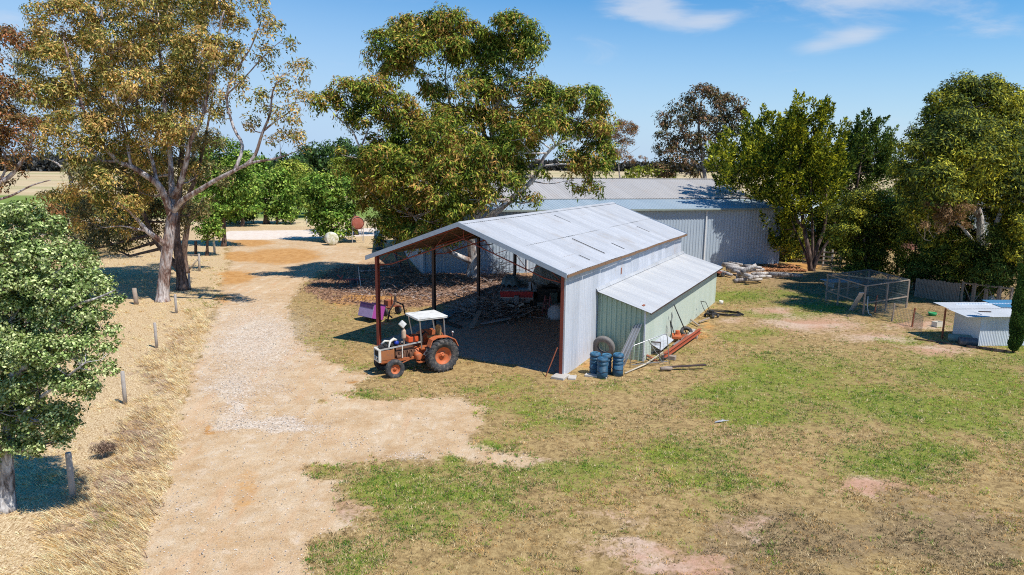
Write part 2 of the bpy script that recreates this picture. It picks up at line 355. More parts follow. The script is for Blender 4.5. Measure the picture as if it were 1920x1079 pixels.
Q = np.stack([idx[:-1, :-1], idx[:-1, 1:], idx[1:, 1:], idx[1:, :-1]], -1).reshape(-1, 4)
fc = lambda A: (A.ravel()[Q]).mean(1)
isroad = fc(mk['road']) > .5; istrack = (fc(mk['track']) > .5) & ~isroad
P3 = np.stack([XX, YY, ZZ], -1).reshape(-1, 3)
z0 = np.zeros_like(XX)
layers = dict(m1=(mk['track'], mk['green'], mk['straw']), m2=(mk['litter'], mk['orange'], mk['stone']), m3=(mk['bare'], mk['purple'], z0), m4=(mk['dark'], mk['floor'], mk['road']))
def sheet_part(name, sel):
    q = Q[sel]; used, inv = np.unique(q, return_inverse=True); q = inv.reshape(-1, 4)
    me = bpy.data.meshes.new(name); me.vertices.add(len(used)); me.vertices.foreach_set('co', P3[used].astype(np.float32).ravel())
    me.loops.add(q.size); me.loops.foreach_set('vertex_index', q.astype(np.int32).ravel())
    me.polygons.add(len(q)); me.polygons.foreach_set('loop_start', np.arange(0, q.size, 4, dtype=np.int32)); me.update(calc_edges=True)
    me.polygons.foreach_set('use_smooth', np.ones(len(q), bool)); me.materials.append(GM)
    for k, (a, b, c) in layers.items():
        at = me.color_attributes.new(k, 'FLOAT_COLOR', 'POINT'); d = np.stack([a.ravel()[used], b.ravel()[used], c.ravel()[used], np.ones(len(used))], -1).astype(np.float32)
        at.data.foreach_set('color', d.ravel())
    o = bpy.data.objects.new(name, me); COL.objects.link(o); o['kind'] = 'structure'; return o
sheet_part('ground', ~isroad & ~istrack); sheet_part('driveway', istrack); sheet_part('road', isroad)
# paddocks out to the horizon
t = NT('paddock'); v = t.coords(); sp = t.n('ShaderNodeSeparateXYZ'); t.l(v, sp.inputs[0])
w = t.noise(t.coords((.004, .012, 1)), 1, 4, .6); n2 = t.noise(t.coords((.3, .8, 1)), 1, 5, .65)
yw = t.math('ADD', sp.outputs[1], t.math('MULTIPLY', t.math('SUBTRACT', w, .5), 60))
bands = t.ramp(w, [(.35, (.5, .37, .2)), (.5, (.6, .47, .28)), (.6, (.38, .34, .15)), (.7, (.62, .5, .32))])
gm = t.math('MULTIPLY', t.math('MULTIPLY', t.sstep(yw, 108, 118), t.sstep(yw, 185, 165)), t.sstep(sp.outputs[0], 20, -10))
col = t.mix(gm, bands, (.2, .27, .06)); col = t.mix(1, col, t.ramp(n2, [(.3, .8), (.7, 1.1)]), 'MULTIPLY')
PAD = t.finish(col, .95, 0, n2, .3, .1, .1)
m = MB(); a = 6000; c8, c100 = 14, 106
m.add([(-c8, 8, 0), (c8, 8, 0), (c100, 100, 0), (-c100, 100, 0), (-a, -60, 0), (a, -60, 0), (a, a, 0), (-a, a, 0)],
      [(4, 5, 1, 0), (5, 6, 2, 1), (6, 7, 3, 2), (7, 4, 0, 3)])
m.build('fields', PAD)['kind'] = 'structure'

# ------------------------------------------------------------------ grass, straw, stones and litter as real blades and pieces
def blades(name, X, Y, L, W, lean, colr, mat, bend=.5):
    n = len(X); z = ground_h(X, Y)-.01
    th = rng.uniform(0, 2*np.pi, n); hx = np.cos(th); hy = np.sin(th)
    la = rng.uniform(0, 2*np.pi, n); ln = lean*rng.uniform(.3, 1.2, n)
    d = np.stack([np.cos(la)*ln, np.sin(la)*ln, np.ones(n)], -1)
    if isinstance(bend, tuple): d[:, 0] += bend[0]; d[:, 1] += bend[1]
    d /= np.linalg.norm(d, axis=1)[:, None]; B = np.stack([X, Y, z], -1); s = np.stack([hx, hy, np.zeros(n)], -1)*(W/2)[:, None]
    tip = B+d*L[:, None]
    V = np.stack([B-s, B+s, tip], 1)
    return quads_mesh(name, V, mat, None, colr, 3)
def bladematerial(name, trans=.25):
    t = NT(name); a = t.n('ShaderNodeAttribute', attribute_name='col'); p = t.n('ShaderNodeBsdfPrincipled'); p.inputs['Roughness'].default_value = .7; p.inputs['Specular IOR Level'].default_value = .2
    t.l(a.outputs['Color'], p.inputs['Base Color']); tr = t.n('ShaderNodeBsdfTranslucent'); t.l(a.outputs['Color'], tr.inputs[0]); ms = t.n('ShaderNodeMixShader'); ms.inputs[0].default_value = trans
    t.l(p.outputs[0], ms.inputs[1]); t.l(tr.outputs[0], ms.inputs[2]); t.l(ms.outputs[0], t.out.inputs[0]); return t.m
BL = bladematerial('grass_blade')
def sample(n, ymin, ymax, pw=1.3):
    # denser near the viewer's side of the yard
    u = rng.random(n); Y = ymin*(ymax/ymin)**(u**pw); X = rng.uniform(-1, 1, n)*(Y*.82+1.5); return X, Y
def lerp(a, b, f): return np.array(a)[None, :]*(1-f[:, None])+np.array(b)[None, :]*f[:, None]
def tufts(name, label, cat, X, Y, nb, spread, L, W, lean, cols, jit, bend=(0, 0)):
    """X, Y, L (m), cols (m,3) per tuft; nb blades per tuft fanning outward"""
    m = len(X); idx = np.repeat(np.arange(m), nb); n = len(idx); an = rng.uniform(0, 2*np.pi, n); rr = spread*(L/L.mean())[idx]*np.sqrt(rng.random(n))
    x = X[idx]+rr*np.cos(an); y = Y[idx]+rr*np.sin(an); z = ground_h(x, y)-.012
    an2 = an+rng.normal(size=n)*.7; ln = lean*rng.uniform(.25, 1.3, n); d = np.stack([np.cos(an2)*ln+bend[0], np.sin(an2)*ln+bend[1], np.ones(n)], -1); d /= np.linalg.norm(d, axis=1)[:, None]
    th = an2+np.pi/2+rng.normal(size=n)*.5; w = W*rng.uniform(.6, 1.3, n)*(1+Y[idx]/50); s_ = np.stack([np.cos(th), np.sin(th), 0*th], -1)*(w/2)[:, None]
    B = np.stack([x, y, z], -1); LL = L[idx]*rng.uniform(.45, 1.25, n); tip = B+d*LL[:, None]
    c = cols[idx]*rng.uniform(1-jit, 1+jit, (n, 1)); return tag(quads_mesh(name, np.stack([B-s_, B+s_, tip], 1), BL, None, np.clip(c, 0, .95), 3), label, cat, kind='stuff')
def pick(P, C, u):
    """choose a colour per element: P (m,k) weights, C k colours"""
    P = P/P.sum(1)[:, None]; k = (np.cumsum(P, 1) < u[:, None]).sum(1).clip(0, len(C)-1); return np.array(C)[k]
X, Y = sample(150000, 12.5, 62, .95); mm = masks(X, Y); patch = fbm(X*.9, Y*.9, 51)
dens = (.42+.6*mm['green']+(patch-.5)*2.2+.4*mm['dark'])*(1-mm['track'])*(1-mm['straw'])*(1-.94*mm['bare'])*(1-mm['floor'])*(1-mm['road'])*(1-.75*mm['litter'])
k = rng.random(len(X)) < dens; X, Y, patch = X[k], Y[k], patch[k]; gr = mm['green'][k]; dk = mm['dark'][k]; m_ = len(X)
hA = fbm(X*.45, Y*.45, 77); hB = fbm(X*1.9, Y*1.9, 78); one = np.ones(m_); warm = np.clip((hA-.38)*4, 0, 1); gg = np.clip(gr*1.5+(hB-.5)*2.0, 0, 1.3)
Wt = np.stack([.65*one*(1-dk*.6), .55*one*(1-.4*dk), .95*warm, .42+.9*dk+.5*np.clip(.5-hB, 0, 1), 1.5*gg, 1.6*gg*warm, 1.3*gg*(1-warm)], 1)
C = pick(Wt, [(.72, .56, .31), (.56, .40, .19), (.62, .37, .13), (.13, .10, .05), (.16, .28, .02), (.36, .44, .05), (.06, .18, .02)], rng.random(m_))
tufts('grass', 'short patchy green and brown lawn grass over the yard around the sheds', 'grass', X, Y, 7, .055, rng.uniform(.05, .11, m_)*(.65+.8*hB+.2*gr), .016, 1.5, C, .3)
X, Y = sample(95000, 12.5, 70, .85); mm = masks(X, Y); clump = fbm(X*.8, Y*.8, 81)
dens = mm['straw']*(1-mm['track'])*(1-mm['road'])*np.clip(.28+mm['verge']*.85+(clump-.5)*2.6, .12, 1)
k = rng.random(len(X)) < dens; X, Y, cl = X[k], Y[k], clump[k]; vg = mm['verge'][k]; pu = mm['purple'][k]; gr = mm['green'][k]; m_ = len(X); one = np.ones(m_)
Wt = np.stack([1.5*one*(1-.65*pu), .8*one*(1-.4*pu), .3+.1*pu, .08+1.0*pu, .04+.35*pu, 2.2*gr, .8*gr], 1)
C = pick(Wt, [(.93, .76, .46), (.80, .60, .30), (.60, .38, .14), (.48, .34, .22), (.20, .12, .085), (.30, .33, .07), (.5, .47, .14)], rng.random(m_))
Lg = rng.uniform(.12, .3, m_)*(.62+.85*vg*(1-.5*pu)+.8*np.clip(cl-.5, 0, 1))
tufts('dry_grass', 'tall pale straw-coloured dry grass on the verge along the left of the driveway', 'dry grass', X, Y, 9, .09, Lg, .014, .75, C, .28, (-.75, -.55))
# gravel stones
def stones(name, X, Y, sz, colr, mat):
    n = len(X); z = ground_h(X, Y); C = np.stack([X, Y, z], -1)
    O8 = np.array([(1, 0, 0), (0, 1, 0), (-1, 0, 0), (0, -1, 0), (0, 0, .7)]); an = rng.uniform(0, 6.3, n)
    P = O8[None]*sz[:, None, None]*rng.uniform(.6, 1.2, (n, 5, 1)); ca, sa = np.cos(an)[:, None], np.sin(an)[:, None]
    x = P[..., 0]*ca-P[..., 1]*sa; y = P[..., 0]*sa+P[..., 1]*ca; P = np.stack([x, y, P[..., 2]], -1)+C[:, None, :]
    T = np.stack([P[:, [0, 1, 4]], P[:, [1, 2, 4]], P[:, [2, 3, 4]], P[:, [3, 0, 4]]], 1).reshape(-1, 3, 3)
    return quads_mesh(name, T, mat, None, np.repeat(colr, 4, axis=0), 3)
X, Y = sample(170000, 13, 50, 1.0); mm = masks(X, Y)
dens = mm['track']*np.clip(mm['stone']**1.4*1.0+.07, 0, 1); k = rng.random(len(X)) < dens; X, Y = X[k], Y[k]; f = rng.random(len(X))
c = lerp((.42, .36, .3), (.86, .8, .72), f); dkk = rng.random(len(X)) < .1; c[dkk] *= .35
o = stones('gravel', X, Y, rng.uniform(.006, .021, len(X))*(1+Y/50), c, BL); tag(o, 'loose pale gravel stones scattered over the sandy driveway', 'gravel', kind='stuff')
# leaf litter and twigs under the big gum
n = 26000; Xs = rng.uniform(-16, 14, n); Ys = rng.uniform(36, 62, n); mm = masks(Xs, Ys); k = (rng.random(n) < mm['litter']) ; Xs, Ys = Xs[k], Ys[k]; n = len(Xs)
f = rng.random(n); c = lerp((.1, .05, .035), (.52, .33, .22), f); an = rng.uniform(0, 6.3, n); L = rng.uniform(.05, .22, n)
d = np.stack([np.cos(an), np.sin(an), rng.uniform(-.1, .5, n)], -1)*L[:, None]; s = np.stack([-np.sin(an), np.cos(an), rng.uniform(-.3, .3, n)], -1)*(rng.uniform(.015, .05, n))[:, None]
hump = lambda x, y: .75*np.exp(-(((x+5.4)/3.8)**2+((y-51.8)/3.2)**2))+.5*np.exp(-(((x+9.6)/2.2)**2+((y-50.6)/2.0)**2))
B = np.stack([Xs, Ys, ground_h(Xs, Ys)+.02+rng.uniform(0, .06, n)+hump(Xs, Ys)], -1)
o = quads_mesh('leaf_litter', np.stack([B-s, B+s, B+s+d, B-s+d], 1), BL, None, c)
tag(o, 'reddish brown fallen gum leaves and bark strewn under the central gum tree', 'leaf litter', kind='stuff')
gx, gy = np.meshgrid(np.linspace(-15, 3, 60), np.linspace(44.5, 58, 50)); gz = hump(gx, gy)*(0.8+.5*fbm(gx*1.5, gy*1.5, 91))-.06
m = MB(); m.v = [tuple(p) for p in np.stack([gx, gy, gz], -1).reshape(-1, 3)]; w60 = 60
m.f = [(j*w60+i, j*w60+i+1, (j+1)*w60+i+1, (j+1)*w60+i) for j in range(49) for i in range(59)]; m.sm = [True]*len(m.f); m.mi = [0]*len(m.f)
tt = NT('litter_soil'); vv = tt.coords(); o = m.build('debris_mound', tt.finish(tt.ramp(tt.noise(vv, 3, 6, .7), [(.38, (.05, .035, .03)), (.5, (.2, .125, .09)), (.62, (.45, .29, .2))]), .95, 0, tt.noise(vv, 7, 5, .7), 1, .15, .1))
tag(o, 'low mound of bark, twigs and soil around the foot of the central gum', 'soil mound', kind='stuff')
# ------------------------------------------------------------------ buildings
galv = sheetmetal('galvanised_roof', (.385, .395, .41), (.50, .51, .525), (.30, .26, .22), 0, .8, .5, .55)
galvwall = sheetmetal('galvanised_wall', (.46, .49, .54), (.62, .64, .69), (.40, .33, .28), 0, .8, .5, .5)
blue_roof = sheetmetal('blue_grey_roof', (.30, .37, .41), (.37, .44, .48), (.3, .3, .3), 0, .8, .5, .2)
old_roof = sheetmetal('weathered_roof', (.38, .36, .335), (.46, .44, .415), (.36, .28, .22), 0, .8, .6, .3)
bluewall = sheetmetal('blue_grey_wall', (.38, .455, .53), (.45, .52, .595), (.38, .38, .38), 0, .8, .5, .12)
greenwall = sheetmetal('pale_green_wall', (.49, .56, .465), (.56, .62, .53), (.5, .5, .4), 0, .8, .45, .15)
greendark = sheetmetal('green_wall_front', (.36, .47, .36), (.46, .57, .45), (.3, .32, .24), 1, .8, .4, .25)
lean_roof = sheetmetal('lean_to_roof', (.40, .41, .42), (.52, .52, .51), (.5, .42, .35), 0, .8, .5, .4)
redox = paint('red_oxide_steel', (.26, .055, .035), .55, 0, (.14, .06, .04), .4, 4)
darksteel = paint('dark_steel', (.07, .05, .045), .6, 0, (.15, .07, .04), .4, 5)
timber = paint('roof_timber', (.24, .14, .08), .85, 0, (.16, .1, .06), .5, 3)
oldwood = paint('weathered_wood', (.36, .29, .23), .9, 0, (.2, .15, .11), .5, 5)
greywood = paint('grey_wood', (.46, .42, .38), .9, 0, (.27, .22, .18), .5, 4)
barge = paint('barge_metal', (.36, .42, .48), .5, 0, (.25, .24, .24), .3, 3)
whitetrim = paint('white_trim', (.72, .74, .76), .5, 0, (.5, .46, .4), .25, 3)
gapm = paint('shadow_gap', (.035, .032, .03), .9, 0, (.06, .05, .04), .2, 3)
rust = paint('rusty_steel', (.33, .1, .05), .75, 0, (.16, .07, .04), .5, 6)
concrete = paint('concrete', (.52, .48, .42), .9, 0, (.3, .27, .23), .4, 3)

O = G(1055, 705); ANG = math.atan2(.886, .464); e = Vector((math.cos(ANG), math.sin(ANG), 0)); ev = Vector((-e.y, e.x, 0))
shed = thing('machinery_shed', 'open-fronted gabled machinery shed with galvanised roof and red steel posts, beside the tractor', 'shed', tuple(O), ANG)
RZ, EZ, YR, YL = 6.55, 4.72, 5.15, 10.3
def rz(y): return RZ-(RZ-EZ)*abs(y-YR)/YR if y < YR else RZ-(RZ-EZ)*(y-YR)/YR
for i, x in enumerate((0, 5, 10, 15, 20)):
    for y in ((0.07, YL-.07)):
        m = MB(); zt = EZ-.08
        for s in (-1, 1): m.box((x+s*.09, y, zt/2-.05), (.014, .15, zt+.1))
        m.box((x, y, zt/2-.05), (.166, .012, zt+.1)); m.box((x, y, .02), (.3, .3, .03))
        m.build('post', redox if i == 0 else (darksteel if y > 1 else redox), shed)
    m = MB(); ys = [.15+k*(YL-.3)/12 for k in range(13)]; top = [rz(y)-.14 for y in ys]; bot = [rz(y)-.14-(.62 if 0 < k < 12 else .45) for k, y in enumerate(ys)]
    bot[6] -= .0
    m.tube([(x, y, z) for y, z in zip(ys, bot)], .032, 6); m.tube([(x, y, z) for y, z in zip(ys, top)], .032, 6)
    for k in range(12):
        a, b = (bot[k], top[k+1]) if k % 2 == 0 else (top[k], bot[k+1])
        m.tube([(x, ys[k], a), (x, ys[k+1], b)], .014, 5)
    m.tube([(x, ys[6], bot[6]), (x, ys[6], top[6])], .02, 6)
    m.build('roof_truss', redox if i < 2 else darksteel, shed)
for a, b in (((10.1, YL-.07, .2), (14.9, YL-.07, 4.3)), ((14.9, YL-.07, .2), (10.1, YL-.07, 4.3)), ((20, .4, 3.9), (20, 5, .6)), ((20, .4, .6), (20, 5, 3.9))):
    m = MB(); m.tube([a, b], .014, 5); m.build('brace_rod', darksteel, shed)
m = MB()
for k in range(7):
    for side in (0, 1):
        y = YR+(1 if side else -1)*YR*(k+.15)/6.3; m.box((9.95, y, rz(y)-.06), (20.6, .06, .09))
m.build('purlins', timber, shed)
for side in (0, 1):
    sgn = 1 if side else -1; yE = YR+sgn*(YR+.28); zE = EZ-.1; d = Vector((0, yE-YR, zE-RZ)); n = Vector((0, -sgn*(zE-RZ)*-1, 0)); n = Vector((0, -(zE-RZ)*sgn*1.0, abs(yE-YR))).normalized()
    m = MB()
    m.sheet(Vector((-.45, YR, RZ+.02)), (20.9, 0, 0), d*.52, n, .2, .018, 'rib', wob=.006)
    m.sheet(Vector((-.45, YR, RZ))+d*.5, (20.9, 0, 0), d*.5, n, .2, .018, 'rib', wob=.008)
    m.build('roof_sheeting', galv, shed)
    m = MB(); m.add([Vector((-.43, YR, RZ-.02)), Vector((20.4, YR, RZ-.02)), Vector((20.4, YR, RZ-.02))+d, Vector((-.43, YR, RZ-.02))+d], [(0, 1, 2, 3)])
    m.build('roof_underside', timber, shed)
    for x in (-.47, 20.47):
        m = MB(); a = Vector((x, YR, RZ+.01)); b = a+d
        m.add([a+Vector((-.02, 0, .05)), b+Vector((-.02, 0, .05)), b+Vector((-.02, 0, -.17)), a+Vector((-.02, 0, -.17)), a+Vector((.02, 0, .05)), b+Vector((.02, 0, .05)), b+Vector((.02, 0, -.17)), a+Vector((.02, 0, -.17))],
              [(0, 1, 2, 3), (7, 6, 5, 4), (0, 4, 5, 1), (3, 2, 6, 7), (1, 5, 6, 2)])
        m.build('barge_capping', barge, shed)
m = MB()
for k in range(10):
    x0 = -.45+k*2.09; m.add([(x0, YR-.22, RZ-.02), (x0+2.12, YR-.22, RZ-.02), (x0+2.12, YR, RZ+.07), (x0, YR, RZ+.07), (x0+2.12, YR+.22, RZ-.02), (x0, YR+.22, RZ-.02)], [(0, 1, 2, 3), (3, 2, 4, 5)])
m.build('ridge_capping', galv, shed)
sl = math.atan2(RZ-EZ+.1, YR+.28)
Rs = Matrix.Rotation(sl, 3, 'X')
for (x, y0, y1, w) in ((8.9, 3.5, 4.6, .05), (5.6, .2, 2.1, .06), (8.3, .1, .9, .035), (3.2, .1, .7, .03), (15.6, .9, 1.8, .03)):
    ym = (y0+y1)/2; zz = RZ-(RZ-EZ+.1)*(YR-ym)/(YR+.28)+.045
    m = MB(); m.box((x, ym, zz), (w, y1-y0, .02), Rs); m.build('lap_shade_strip', gapm, shed)  # dark strips laid on the sheets, standing in for shade inside lifted laps
m = MB()   # broken timber fascia under the right eave
for k in range(9):
    x0 = -.45+k*2.33; j = rnd.uniform(-.03, .03); m.bar((x0, -.3, EZ-.16+j), (x0+2.3, -.3+rnd.uniform(-.02, .02), EZ-.16+rnd.uniform(-.04, .03)), .035, .11)
m.build('eave_board', timber, shed)
m = MB(); m.sheet((0, -.05, 0), (3.95, 0, 0), (0, 0, 4.62), (0, -1, 0), .2, .014, 'rib'); m.sheet((3.95, -.05, 0), (16.1, 0, 0), (0, 0, 4.62), (0, -1, 0), .2, .022, 'rib', wob=.012)
m.build('wall', galvwall, shed)
m = MB(); m.box((-.02, -.03, 2.3), (.05, .09, 4.6)); m.build('corner_flashing', whitetrim, shed)
m = MB(); m.box((7.3, -.085, 3.75), (.09, .02, .34)); m.build('rust_patch', rust, shed)
m = MB(); m.box((-.25, .0, .04), (.75, .6, .12)); m.box((-.1, -.5, .02), (.5, .35, .1), Matrix.Rotation(.3, 3, 'Z')); bevel(m.build('footing', concrete, shed), .02)

lean = thing('lean_to_shed', 'low skillion lean-to clad in pale green steel against the right wall of the machinery shed', 'shed', tuple(O+np.array(e)*4.0), ANG)
LX, LW, LH0, LH1 = 16.6, 2.45, 3.22, 2.52
m = MB(); m.sheet((0, -.07, 0), (0, -LW+.07, 0), (0, 0, LH0), (-1, 0, 0), .245, .055, 'rib', top=lambda f: (LH0-(LH0-LH1)*f-.03)/LH0)
m.build('front_wall', greendark, lean)
m = MB(); m.sheet((0, -LW, 0), (LX, 0, 0), (0, 0, LH1-.02), (0, -1, 0), .2, .018, 'rib'); m.build('side_wall', greenwall, lean)
m = MB(); m.sheet((LX, -LW, 0), (0, LW-.08, 0), (0, 0, LH1), (1, 0, 0), .2, .02, 'rib'); m.build('rear_wall', greenwall, lean)
dl = Vector((0, -LW-.3, -(LH0-LH1)*(LW+.3)/LW)); nl = Vector((0, -dl.z*-1, LW)).normalized(); nl = Vector((0, dl.z, -dl.y)).normalized()
m = MB(); m.sheet((-.32, -.08, LH0+.02), (LX+.5, 0, 0), dl, nl, .2, .018, 'rib', wob=.004); m.build('roof_sheeting', lean_roof, lean)
m = MB(); zE = LH0+dl.z; m.add([(-.3, -.08, LH0), (LX+.15, -.08, LH0), (LX+.15, -.08+dl.y, zE), (-.3, -.08+dl.y, zE)], [(0, 1, 2, 3)]); m.box((LX/2-.07, -.05+dl.y, zE-.03), (LX+.45, .05, .07)); m.build('roof_frame', darksteel, lean)
m = MB(); m.box((-.03, -LW-.01, LH1/2-.02), (.07, .07, LH1-.06)); m.build('corner_flashing', whitetrim, lean)
m = MB(); m.add([(-.33, -.03, LH0+.2), (LX, -.075, LH0+.2), (LX, -.16, LH0+.035), (-.33, -.16, LH0+.035)], [(0, 1, 2, 3)]); m.build('apron_flashing', galv, lean)
m = MB(); m.box((.35, -2.25, 2.66), (.3, .1, .02), Matrix.Rotation(.26, 3, 'X')); m.build('rust_patch', rust, lean)

# big shed behind
A = G(1457, 497); B = G(795, 518); wv = (A-B)/np.linalg.norm(A-B); BA = math.atan2(wv[1], wv[0]); BL_ = float(np.linalg.norm(A-B))
big = thing('storage_shed', 'long blue-grey steel storage shed with low gabled roof behind the machinery shed', 'shed', tuple(B), BA)
EH, BR, BRy, BD = 5.4, 7.85, 12.5, 25.0
m = MB(); m.sheet((0, 0, 0), (BL_, 0, 0), (0, 0, EH), (0, -1, 0), .3, .03, 'rib'); m.build('front_wall', bluewall, big)
def gtop(z0): return lambda f: ((EH+(BR-EH)*(1-abs(f-.5)*2)))/z0
m = MB(); m.sheet((0, 0, 0), (0, BD, 0), (0, 0, 1), (-1, 0, 0), .25, .025, 'rib', top=gtop(1)); m.build('gable_wall', sheetmetal('gable_sheet', (.52, .58, .64), (.62, .68, .74), (.4, .38, .36), 1, .8, .5, .2), big)
m = MB(); m.sheet((BL_, 0, 0), (0, BD, 0), (0, 0, 1), (1, 0, 0), .25, .025, 'rib', top=gtop(1)); m.build('gable_wall', bluewall, big)
m = MB(); m.sheet((0, BD, 0), (BL_, 0, 0), (0, 0, EH), (0, 1, 0), .3, .03, 'rib'); m.build('back_wall', bluewall, big)
yb = 4.3; zb = EH+.05+(.62)
def slope(m, y0, z0, y1, z1, x0=-.25, x1=BL_+.2):
    d = Vector((0, y1-y0, z1-z0)); n = Vector((0, -(z1-z0), (y1-y0))).normalized(); n = n if n.z > 0 else -n
    m.sheet((x0, y0, z0), (x1-x0, 0, 0), d, n, .3, .025, 'rib')
m = MB(); slope(m, -.35, EH+.02, yb, zb); m.build('lower_roof', blue_roof, big)
m = MB(); slope(m, yb-.05, zb+.05, BRy, BR); slope(m, BD+.3, EH, BRy, BR); m.build('upper_roof', old_roof, big)
m = MB(); m.box((BL_/2, -.37, EH-.02), (BL_+.5, .13, .14)); m.build('gutter', paint('green_gutter', (.3, .36, .33), .5), big)
m = MB()
for x in (0.0, BL_): m.box((x, -.03, EH/2), (.16, .16, EH))
m.box((BL_/2, -.05, .06), (BL_, .06, .14)); m.build('flashing', paint('blue_flashing', (.42, .52, .62), .5), big)
for px in (988, 1313):
    t_ = (G(px, 512) if px < 1000 else G(px, 500)); s_ = float((t_-B)@wv)
    m = MB(); m.box((s_, -.1, EH/2-.05), (.13, .1, EH-.1)); m.box((s_, -.08, EH-.1), (.2, .2, .16)); m.build('downpipe', whitetrim, big)
m = MB(); m.box((BL_/2, BRy, BR+.04), (BL_+.45, .5, .05)); m.build('ridge_capping', old_roof, big)

# leaning steel ramp by the gable wall
m = MB(); p = [(-1.0, 8.5, 1.6), (-.9, .6, .25), (-1.9, 8.5, 1.6), (-1.8, .6, .25)]
for a, b in ((0, 1), (2, 3)): m.bar(p[a], p[b], .12, .12)
for k in range(14):
    f = k/13; a = Vector(p[0]).lerp(Vector(p[1]), f); b = Vector(p[2]).lerp(Vector(p[3]), f); m.bar(a, b, .05, .05)
rp = thing('loading_ramp', 'dark steel ladder-like ramp lying along the left end wall of the storage shed', 'ramp', tuple(B), BA)
m.build('frame', darksteel, rp)
for y in (8.3, 4.5):
    m = MB(); z = .25+1.35*(y-.6)/7.9; m.bar((-1.45, y, 0), (-1.45, y, z), .09); m.build('leg', darksteel, rp)

# brick house behind the right-hand trees
hb = G(1530, 500); hb = np.array([40.5, 76.0, 0]); hp = D(1530, 438, 76)
house = thing('brick_house', 'red brick house with pale metal roof half hidden behind the right-hand trees', 'house', (float(hp[0]), 76, 0), .18)
brick = NT('red_brick'); tcx = brick.coords((1, 1, 1)); bt = brick.n('ShaderNodeTexBrick'); mpn = brick.n('ShaderNodeMapping'); mpn.inputs['Rotation'].default_value = (rad(90), 0, 0); brick.l(tcx, mpn.inputs[0]); brick.l(mpn.outputs[0], bt.inputs[0])
bt.inputs['Color1'].default_value = (.27, .09, .055, 1); bt.inputs['Color2'].default_value = (.19, .06, .04, 1); bt.inputs['Mortar'].default_value = (.35, .28, .22, 1); bt.inputs['Scale'].default_value = 4
brick = brick.finish(bt.outputs[0], .9)
HE = max(2.3, float(hp[2])); m = MB(); m.box((8, 4.5, HE/2), (16, 9, HE)); m.build('wall', brick, house)
m = MB(); m.sheet((-.6, -.7, HE), (17.2, 0, 0), (0, 5.2, 1.5), Vector((0, -1.5, 5.2)).normalized(), .25, .02); m.sheet((-.6, 9.7, HE), (17.2, 0, 0), (0, -5.2, 1.5), Vector((0, 1.5, 5.2)).normalized(), .25, .02)
m.prism([(-.7, HE-.02), (9.7, HE-.02), (4.5, HE+1.47)], 'x', -.55, 16.55); m.build('roof', sheetmetal('house_roof', (.4, .44, .48), (.5, .53, .56), (.5, .45, .4), 0), house)
for x in (2.5, 7.5):
    m = MB(); m.box((x, -.03, 1.5), (1.5, .06, 1.1)); w = m.build('window', whitetrim, house); m = MB(); m.box((x, -.07, 1.5), (1.3, .02, .9)); m.build('pane', paint('dark_glass', (.03, .04, .05), .15), w)

# pale roofed barn far right
pb = D(1722, 382, 92); bb = thing('pale_barn', 'pale metal barn roof showing between the conifers and the big dark tree at right', 'barn', (float(pb[0])-9, 92, 0), -.12)
m = MB(); m.box((9, 6, 1.9), (30, 12, 3.8)); m.build('wall', paint('barn_wall', (.5, .55, .5), .6), bb)
m = MB(); m.sheet((-6.5, -.5, 3.8), (31, 0, 0), (0, 6.5, 1.9), Vector((0, -1.9, 6.5)).normalized(), .3, .02); m.sheet((-6.5, 12.5, 3.8), (31, 0, 0), (0, -6.5, 1.9), Vector((0, 1.9, 6.5)).normalized(), .3, .02); m.build('roof', sheetmetal('barn_roof', (.48, .54, .5), (.56, .61, .57), (.5, .5, .45), 0), bb)
m = MB(); m.bar((7.7, -.5, 3.86), (7.7, 6, 5.76), .14, .05); m.build('roof_seam', darksteel, bb)

# small tin shed
C0 = G(1833, 649); C1 = G(1785, 632); dv = (C1-C0); dl_ = float(np.linalg.norm(dv)); TA = math.atan2(dv[1], dv[0])-rad(90)
tin = thing('tin_shed', 'small whitish corrugated tin shed beside the pencil cypress on the right', 'shed', tuple(C0), TA)
cw = sheetmetal('tin_wall', (.6, .66, .72), (.72, .77, .82), (.5, .42, .36), 0, .8, .5, .3)
TH = 1.62
m = MB(); m.sheet((0, 0, 0), (6, 0, 0), (0, 0, TH), (0, -1, 0), .09, .018, 'wave'); m.build('front_wall', cw, tin)
m = MB(); m.sheet((0, dl_, 0), (0, -dl_, 0), (0, 0, TH+.1), (-1, 0, 0), .09, .006, 'wave'); m.build('end_wall', cw, tin)
m = MB(); m.sheet((0, dl_, 0), (6, 0, 0), (0, 0, TH+.3), (0, 1, 0), .09, .018, 'wave'); m.build('back_wall', cw, tin)
tr_ = sheetmetal('tin_roof', (.5, .53, .55), (.6, .62, .64), (.5, .45, .4), 0, .8, .5, .35)
m = MB(); m.sheet((-1.05, -.35, TH+.02), (4.9, 0, 0), (0, 1.6, .12), Vector((0, -.12, 1.6)).normalized(), .09, .012, 'wave'); m.sheet((-1.0, 1.1, TH+.15), (4.0, 0, 0), (0, 1.3, .1), (0, 0, 1), .09, .012, 'wave'); m.build('roof_sheeting', tr_, tin)
m = MB(); m.sheet((2.1, 1.25, TH+.19), (3.2, 0, 0), (0, 1.5, .12), (0, 0, 1), .09, .012, 'wave'); m.build('blue_roof_sheet', paint('blue_sheet', (.06, .24, .42), .5), tin)
for (x, y, z) in ((-.9, 1.5, TH+.1),): m = MB(); m.bar((x, y, 0), (x, y, z), .07); m.build('roof_post', rust, tin)
m = MB(); m.bar((.3, .6, TH+.12), (.9, .5, TH+.12), .08, .04); m.build('loose_bar', darksteel, tin)
